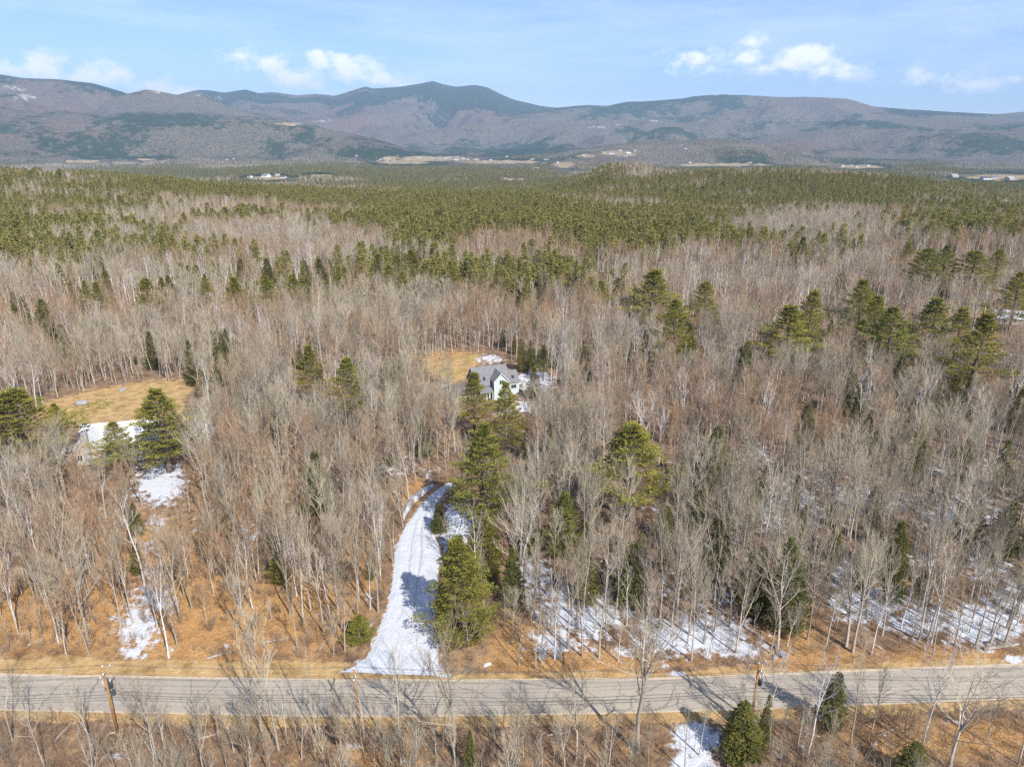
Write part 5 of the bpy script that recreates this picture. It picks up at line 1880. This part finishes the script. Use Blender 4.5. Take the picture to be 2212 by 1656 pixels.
# goal frame
gx, gy = ground_at(2162, 792)
G = empty('goal_frame', (gx, gy, T1(gx, gy)), math.radians(-8))
tag(G, 'white pipe goal frame standing beside the tall olive pine', 'goal')
for nm, a, b in (('upright', (-2.6, 0, -0.2), (-2.6, 0, 4.2)), ('upright', (2.6, 0, -0.2), (2.6, 0, 4.2)), ('crossbar', (-2.6, 0, 4.2), (2.6, 0, 4.2)), ('back_brace', (2.6, 0, 4.2), (2.2, 1.6, 0)), ('back_brace', (-2.6, 0, 4.2), (-3.0, 1.6, 0))):
    m = MB()
    m.tube([Vector(a), Vector(b)], [0.11, 0.11], 6, cap=True)
    m.build(nm, PORC, G)


# ------------------------------------------------------------------ utility poles and wires
def utility_pole(px, py, h, label, can=True, rz=0.0, lean=0.0):
    x, y = at(px, py)
    e = empty('utility_pole', (x, y, 0), rz)
    e.rotation_euler[1] = lean
    tag(e, label, 'utility pole', 'roadside utility poles')
    m = MB()
    m.tube([Vector((0, 0, -0.5)), Vector((0, 0, h * .5)), Vector((0, 0, h))], [0.2, 0.175, 0.14], 10, cap=True)
    m.build('shaft', POLEW, e, True)
    m = MB()
    m.box(0.14, 0.26, -1.25, 1.25, h - 0.95, h - 0.80)
    arm = m.build('crossarm', LOGM, e)
    for yy in (-1.1, -0.45, 1.1):
        m = MB()
        m.tube([Vector((0.2, yy, h - 0.8)), Vector((0.2, yy, h - 0.68)), Vector((0.2, yy, h - 0.6)), Vector((0.2, yy, h - 0.5))], [0.05, 0.11, 0.08, 0.04], 8, cap=True)
        m.build('insulator', PORC, arm)
    for sg in (-1, 1):
        m = MB()
        m.tube([Vector((0.2, sg * 0.8, h - 0.9)), Vector((0.16, 0, h - 1.7))], [0.025, 0.025], 4)
        m.build('brace', GREYM, e)
    m = MB()
    m.tube([Vector((0, 0, h)), Vector((0, 0, h + 0.18)), Vector((0, 0, h + 0.32))], [0.05, 0.12, 0.05], 8, cap=True)
    m.build('insulator', PORC, e)
    if can:
        m = MB()
        m.tube([Vector((0.46, 0.1, h - 3.3)), Vector((0.46, 0.1, h - 3.2)), Vector((0.46, 0.1, h - 2.4)), Vector((0.46, 0.1, h - 2.3))], [0.22, 0.28, 0.28, 0.2], 12, cap=True)
        c = m.build('transformer', METAL, e, True)
        m = MB()
        m.tube([Vector((0.46, 0.1, h - 2.3)), Vector((0.46, 0.1, h - 1.95))], [0.07, 0.04], 6, cap=True)
        m.build('bushing', PORC, c)
        m = MB()
        m.tube([Vector((-0.25, -0.2, h - 2.5)), Vector((-0.32, -0.26, h - 1.9))], [0.06, 0.05], 6, cap=True)
        m.build('fuse_cutout', PORC, e)
    m = MB()
    m.tube([Vector((-0.16, -0.1, -0.2)), Vector((-0.14, -0.1, h - 3.5))], [0.05, 0.05], 6)
    m.build('conduit', GREYM, e)
    return Vector((x, y, 0)), h


poles = [utility_pole(254, 1581, 10.4, 'orange-brown utility pole with black transformer at left of the road', True),
         utility_pole(777, 1583, 10.2, 'mottled utility pole half hidden by twigs below the driveway mouth', False),
         utility_pole(1620, 1577, 10.6, 'utility pole behind white birches on the right', True)]
A, B_ = poles[0][0], poles[2][0]
ends = [A + (A - poles[1][0]) * 1.6, *[p[0] for p in poles], B_ + (B_ - poles[1][0]) * 1.1]
hts = [10.4] + [p[1] for p in poles] + [10.6]
for k, (dy, dz, nm, lab) in enumerate([(-1.1, -0.5, 'power_line', 'near outer power line on the crossarms above the road'), (1.1, -0.5, 'power_line', 'far outer power line on the crossarms above the road'),
                                       (-0.45, -0.5, 'power_line', 'inner power line on the crossarms above the road'), (0.0, 0.32, 'power_line', 'topmost power line strung along the pole tips'),
                                       (0.2, -3.9, 'phone_cable', 'thick lower phone cable strung along the poles'), (0.2, -4.4, 'phone_cable', 'lowest cable strung along the utility poles')]):
    m = MB()
    pts = []
    for i in range(len(ends) - 1):
        a = ends[i] + Vector((0.2, dy, hts[i] + dz))
        b = ends[i + 1] + Vector((0.2, dy, hts[i + 1] + dz))
        for j in range(14):
            t = j / 14
            q = a.lerp(b, t)
            q.z -= 0.9 * 4 * t * (1 - t) * ((b - a).length / 45) ** 2
            pts.append(q)
    pts.append(ends[-1] + Vector((0.2, dy, hts[-1] + dz)))
    m.tube(pts, [0.016 if dz > -2 else 0.028] * len(pts), 4)
    tag(m.build(nm, WIREM), lab, 'cable', 'wires along the road')


# ------------------------------------------------------------------ rocks and fallen logs
def boulder(px, py, size, label, mat=None, flat=0.55, cap=None):
    x, y = ground_at(px, py)
    r = random.Random(int(px * 7 + py))
    import bmesh
    bm = bmesh.new()
    bmesh.ops.create_icosphere(bm, subdivisions=3, radius=1.0)
    ph = [rv(r, 1.0).normalized() for _ in range(9)]
    for v in bm.verts:
        d = v.co.normalized()
        k = 1.0
        for q in ph:
            dt = d.dot(q)
            if dt > 0.62:
                k *= 1 - 0.35 * (dt - 0.62) / 0.38 * 0.9
        k += 0.05 * math.sin(d.x * 9 + px) * math.sin(d.y * 8 + py)
        v.co = Vector((d.x * size * 1.25, d.y * size, d.z * size * flat)) * k
    me = bpy.data.meshes.new('boulder')
    bm.to_mesh(me)
    bm.free()
    me.materials.append(mat or ROCKM)
    o = link('boulder', me)
    o.location = (x, y, T1(x, y) + size * flat * 0.3)
    o.rotation_euler = (0, 0, r.uniform(0, 6))
    tag(o, label, 'rock')
    return o


boulder(176, 873, 1.7, 'grey boulder alone in the left part of the dry field')
boulder(455, 838, 1.2, 'grey rock by the right corner of the dry field')
boulder(265, 843, 1.0, 'pale rock at the back edge of the dry field')
boulder(1052, 1446, 0.55, 'white-topped rock on the verge right of the driveway mouth', SNOWTOP)
boulder(798, 1352, 0.7, 'rock at the left edge of the lower driveway')
boulder(786, 1370, 0.5, 'small rock below the driveway edge rock')
boulder(1690, 1424, 0.9, 'grey roadside rock under the tall hemlock')
boulder(1670, 1428, 0.6, 'smaller roadside rock left of the hemlock rock')
boulder(2140, 1398, 0.9, 'dark rock on the bank at the right edge')
boulder(958, 838, 1.3, 'white tarp-covered heap on the lawn by the pale green house', SNOWTOP, 0.7)


def log(p0, p1, r0, label):
    a, b = at(*p0), at(*p1)
    m = MB()
    A_, B2 = Vector((*a, r0 * 0.8)), Vector((*b, r0 * 0.5))
    pts = [A_.lerp(B2, t) + Vector((0, 0, 0.08 * math.sin(t * 7))) for t in (0, .2, .4, .6, .8, 1)]
    m.tube(pts, [r0, r0 * .95, r0 * .88, r0 * .8, r0 * .7, r0 * .55], 8, cap=True)
    o = m.build('log', LOGM, None, True)
    r = random.Random(int(p0[0]))
    for i in range(3):
        q = pts[2 + i]
        m = MB()
        m.spike(q, q + Vector((r.uniform(-.8, .8), r.uniform(-.8, .8), r.uniform(.2, .9))), r0 * 0.3)
        m.build('branch_stub', LOGM, o)
    tag(o, label, 'log')


log((446, 1425), (510, 1404), 0.22, 'fallen log with snow beside it above the left verge')
log((170, 1362), (196, 1318), 0.16, 'thin fallen trunk among trees at the left wood edge')
log((118, 1604), (158, 1556), 0.2, 'pale dead trunk fallen on the bank left of the left pole')
log((1280, 1372), (1150, 1340), 0.16, 'dark fallen pole-thin log on the roadside snow')
log((230, 1590), (268, 1572), 0.14, 'broken branch at the foot of the left pole')
log((2125, 1404), (2200, 1392), 0.3, 'dark rotten log on the right bank')
log((60, 1395), (96, 1378), 0.14, 'short log near the left edge above the verge')
log((560, 1392), (628, 1376), 0.17, 'long pale log on orange leaves left of the driveway mouth')
log((690, 1405), (712, 1368), 0.13, 'thin log pointing uphill near the driveway mouth')
log((500, 1320), (548, 1334), 0.15, 'fallen stem on leaves right of the left snow strip')
log((1905, 1402), (1862, 1384), 0.16, 'fallen stem on the bank left of the leaning birch')
log((1720, 1576), (1772, 1592), 0.14, 'fallen branch in the brush below the right road bend')
log((1895, 1590), (1940, 1570), 0.13, 'pale branch lying on brown leaves at the lower right')
log((420, 1600), (470, 1584), 0.16, 'broken trunk lying in the brush right of the left pole')
log((1180, 1590), (1232, 1580), 0.13, 'branch lying in the near brush below the road centre')

# ------------------------------------------------------------------ houses of the far valley
WALLS = [TRIM, BEIGE, simple_mat('distant_clapboard', (0.6, 0.58, 0.55), (0.7, 0.68, 0.65), 0.5)]
ROOFS = [SHINGLE, DARKROOF, STONE]
r = random.Random(9)
spots = [(820, 346), (835, 349), (850, 343), (880, 345), (905, 341), (930, 343), (960, 342), (985, 346), (1010, 345), (1030, 347), (1045, 349), (1060, 347), (1095, 340), (1110, 342), (1150, 345), (1180, 346), (1205, 352), (1260, 338), (1305, 330), (1320, 333),
         (1340, 328), (1355, 331), (1350, 338), (1372, 327), (1160, 368), (1008, 366), (540, 384), (575, 383), (612, 385), (600, 381), (760, 402), (490, 346), (505, 345), (1490, 352), (1820, 360), (1850, 361), (1875, 359), (2060, 383), (2130, 388), (2150, 386), (2180, 389), (1480, 322), (1000, 345), (770, 338)]
spots.sort()
for i, (px, py) in enumerate(spots):
    x, y = ground_at(px, py)
    if math.hypot(x, y) > 10500:
        continue
    e = empty('valley_house', (x, y, T1(x, y)), r.uniform(-0.6, 0.6))
    big = 1.0 + 0.8 * (r.random() < 0.25)
    L_, W_, h_ = r.uniform(8, 13) * big, r.uniform(7, 9) * big, r.uniform(5, 7)
    wall_box(e, -L_, L_, -W_, W_, h_, WALLS[i % 3], 'x', h_ + W_ * 0.6)
    gable_roof(e, -L_, L_, -W_, W_, h_, h_ + W_ * 0.6, 'x', ROOFS[(i * 2) % 3], 0.6, 0.4)
    tag(e, 'tiny pale building in the far valley, ' + ORD[i] + ' from left', 'house', 'buildings in the far valley')


# ------------------------------------------------------------------ haze
hz = MB()
hz.box(-25500, 25500, -25500, 25500, -300, 1700)
vm = bpy.data.materials.new('thin_air')
vm.use_nodes = True
vm.node_tree.nodes.clear()
vo = vm.node_tree.nodes.new('ShaderNodeOutputMaterial')
pv = vm.node_tree.nodes.new('ShaderNodeVolumePrincipled')
pv.inputs['Color'].default_value = (0.52, 0.74, 1.0, 1)
pv.inputs['Density'].default_value = 4.6e-5
pv.inputs['Anisotropy'].default_value = 0.0
vm.node_tree.links.new(pv.outputs[0], vo.inputs['Volume'])
tag(hz.build('haze', vm), 'pale blue air thickening towards the mountains', 'haze', None, 'stuff')
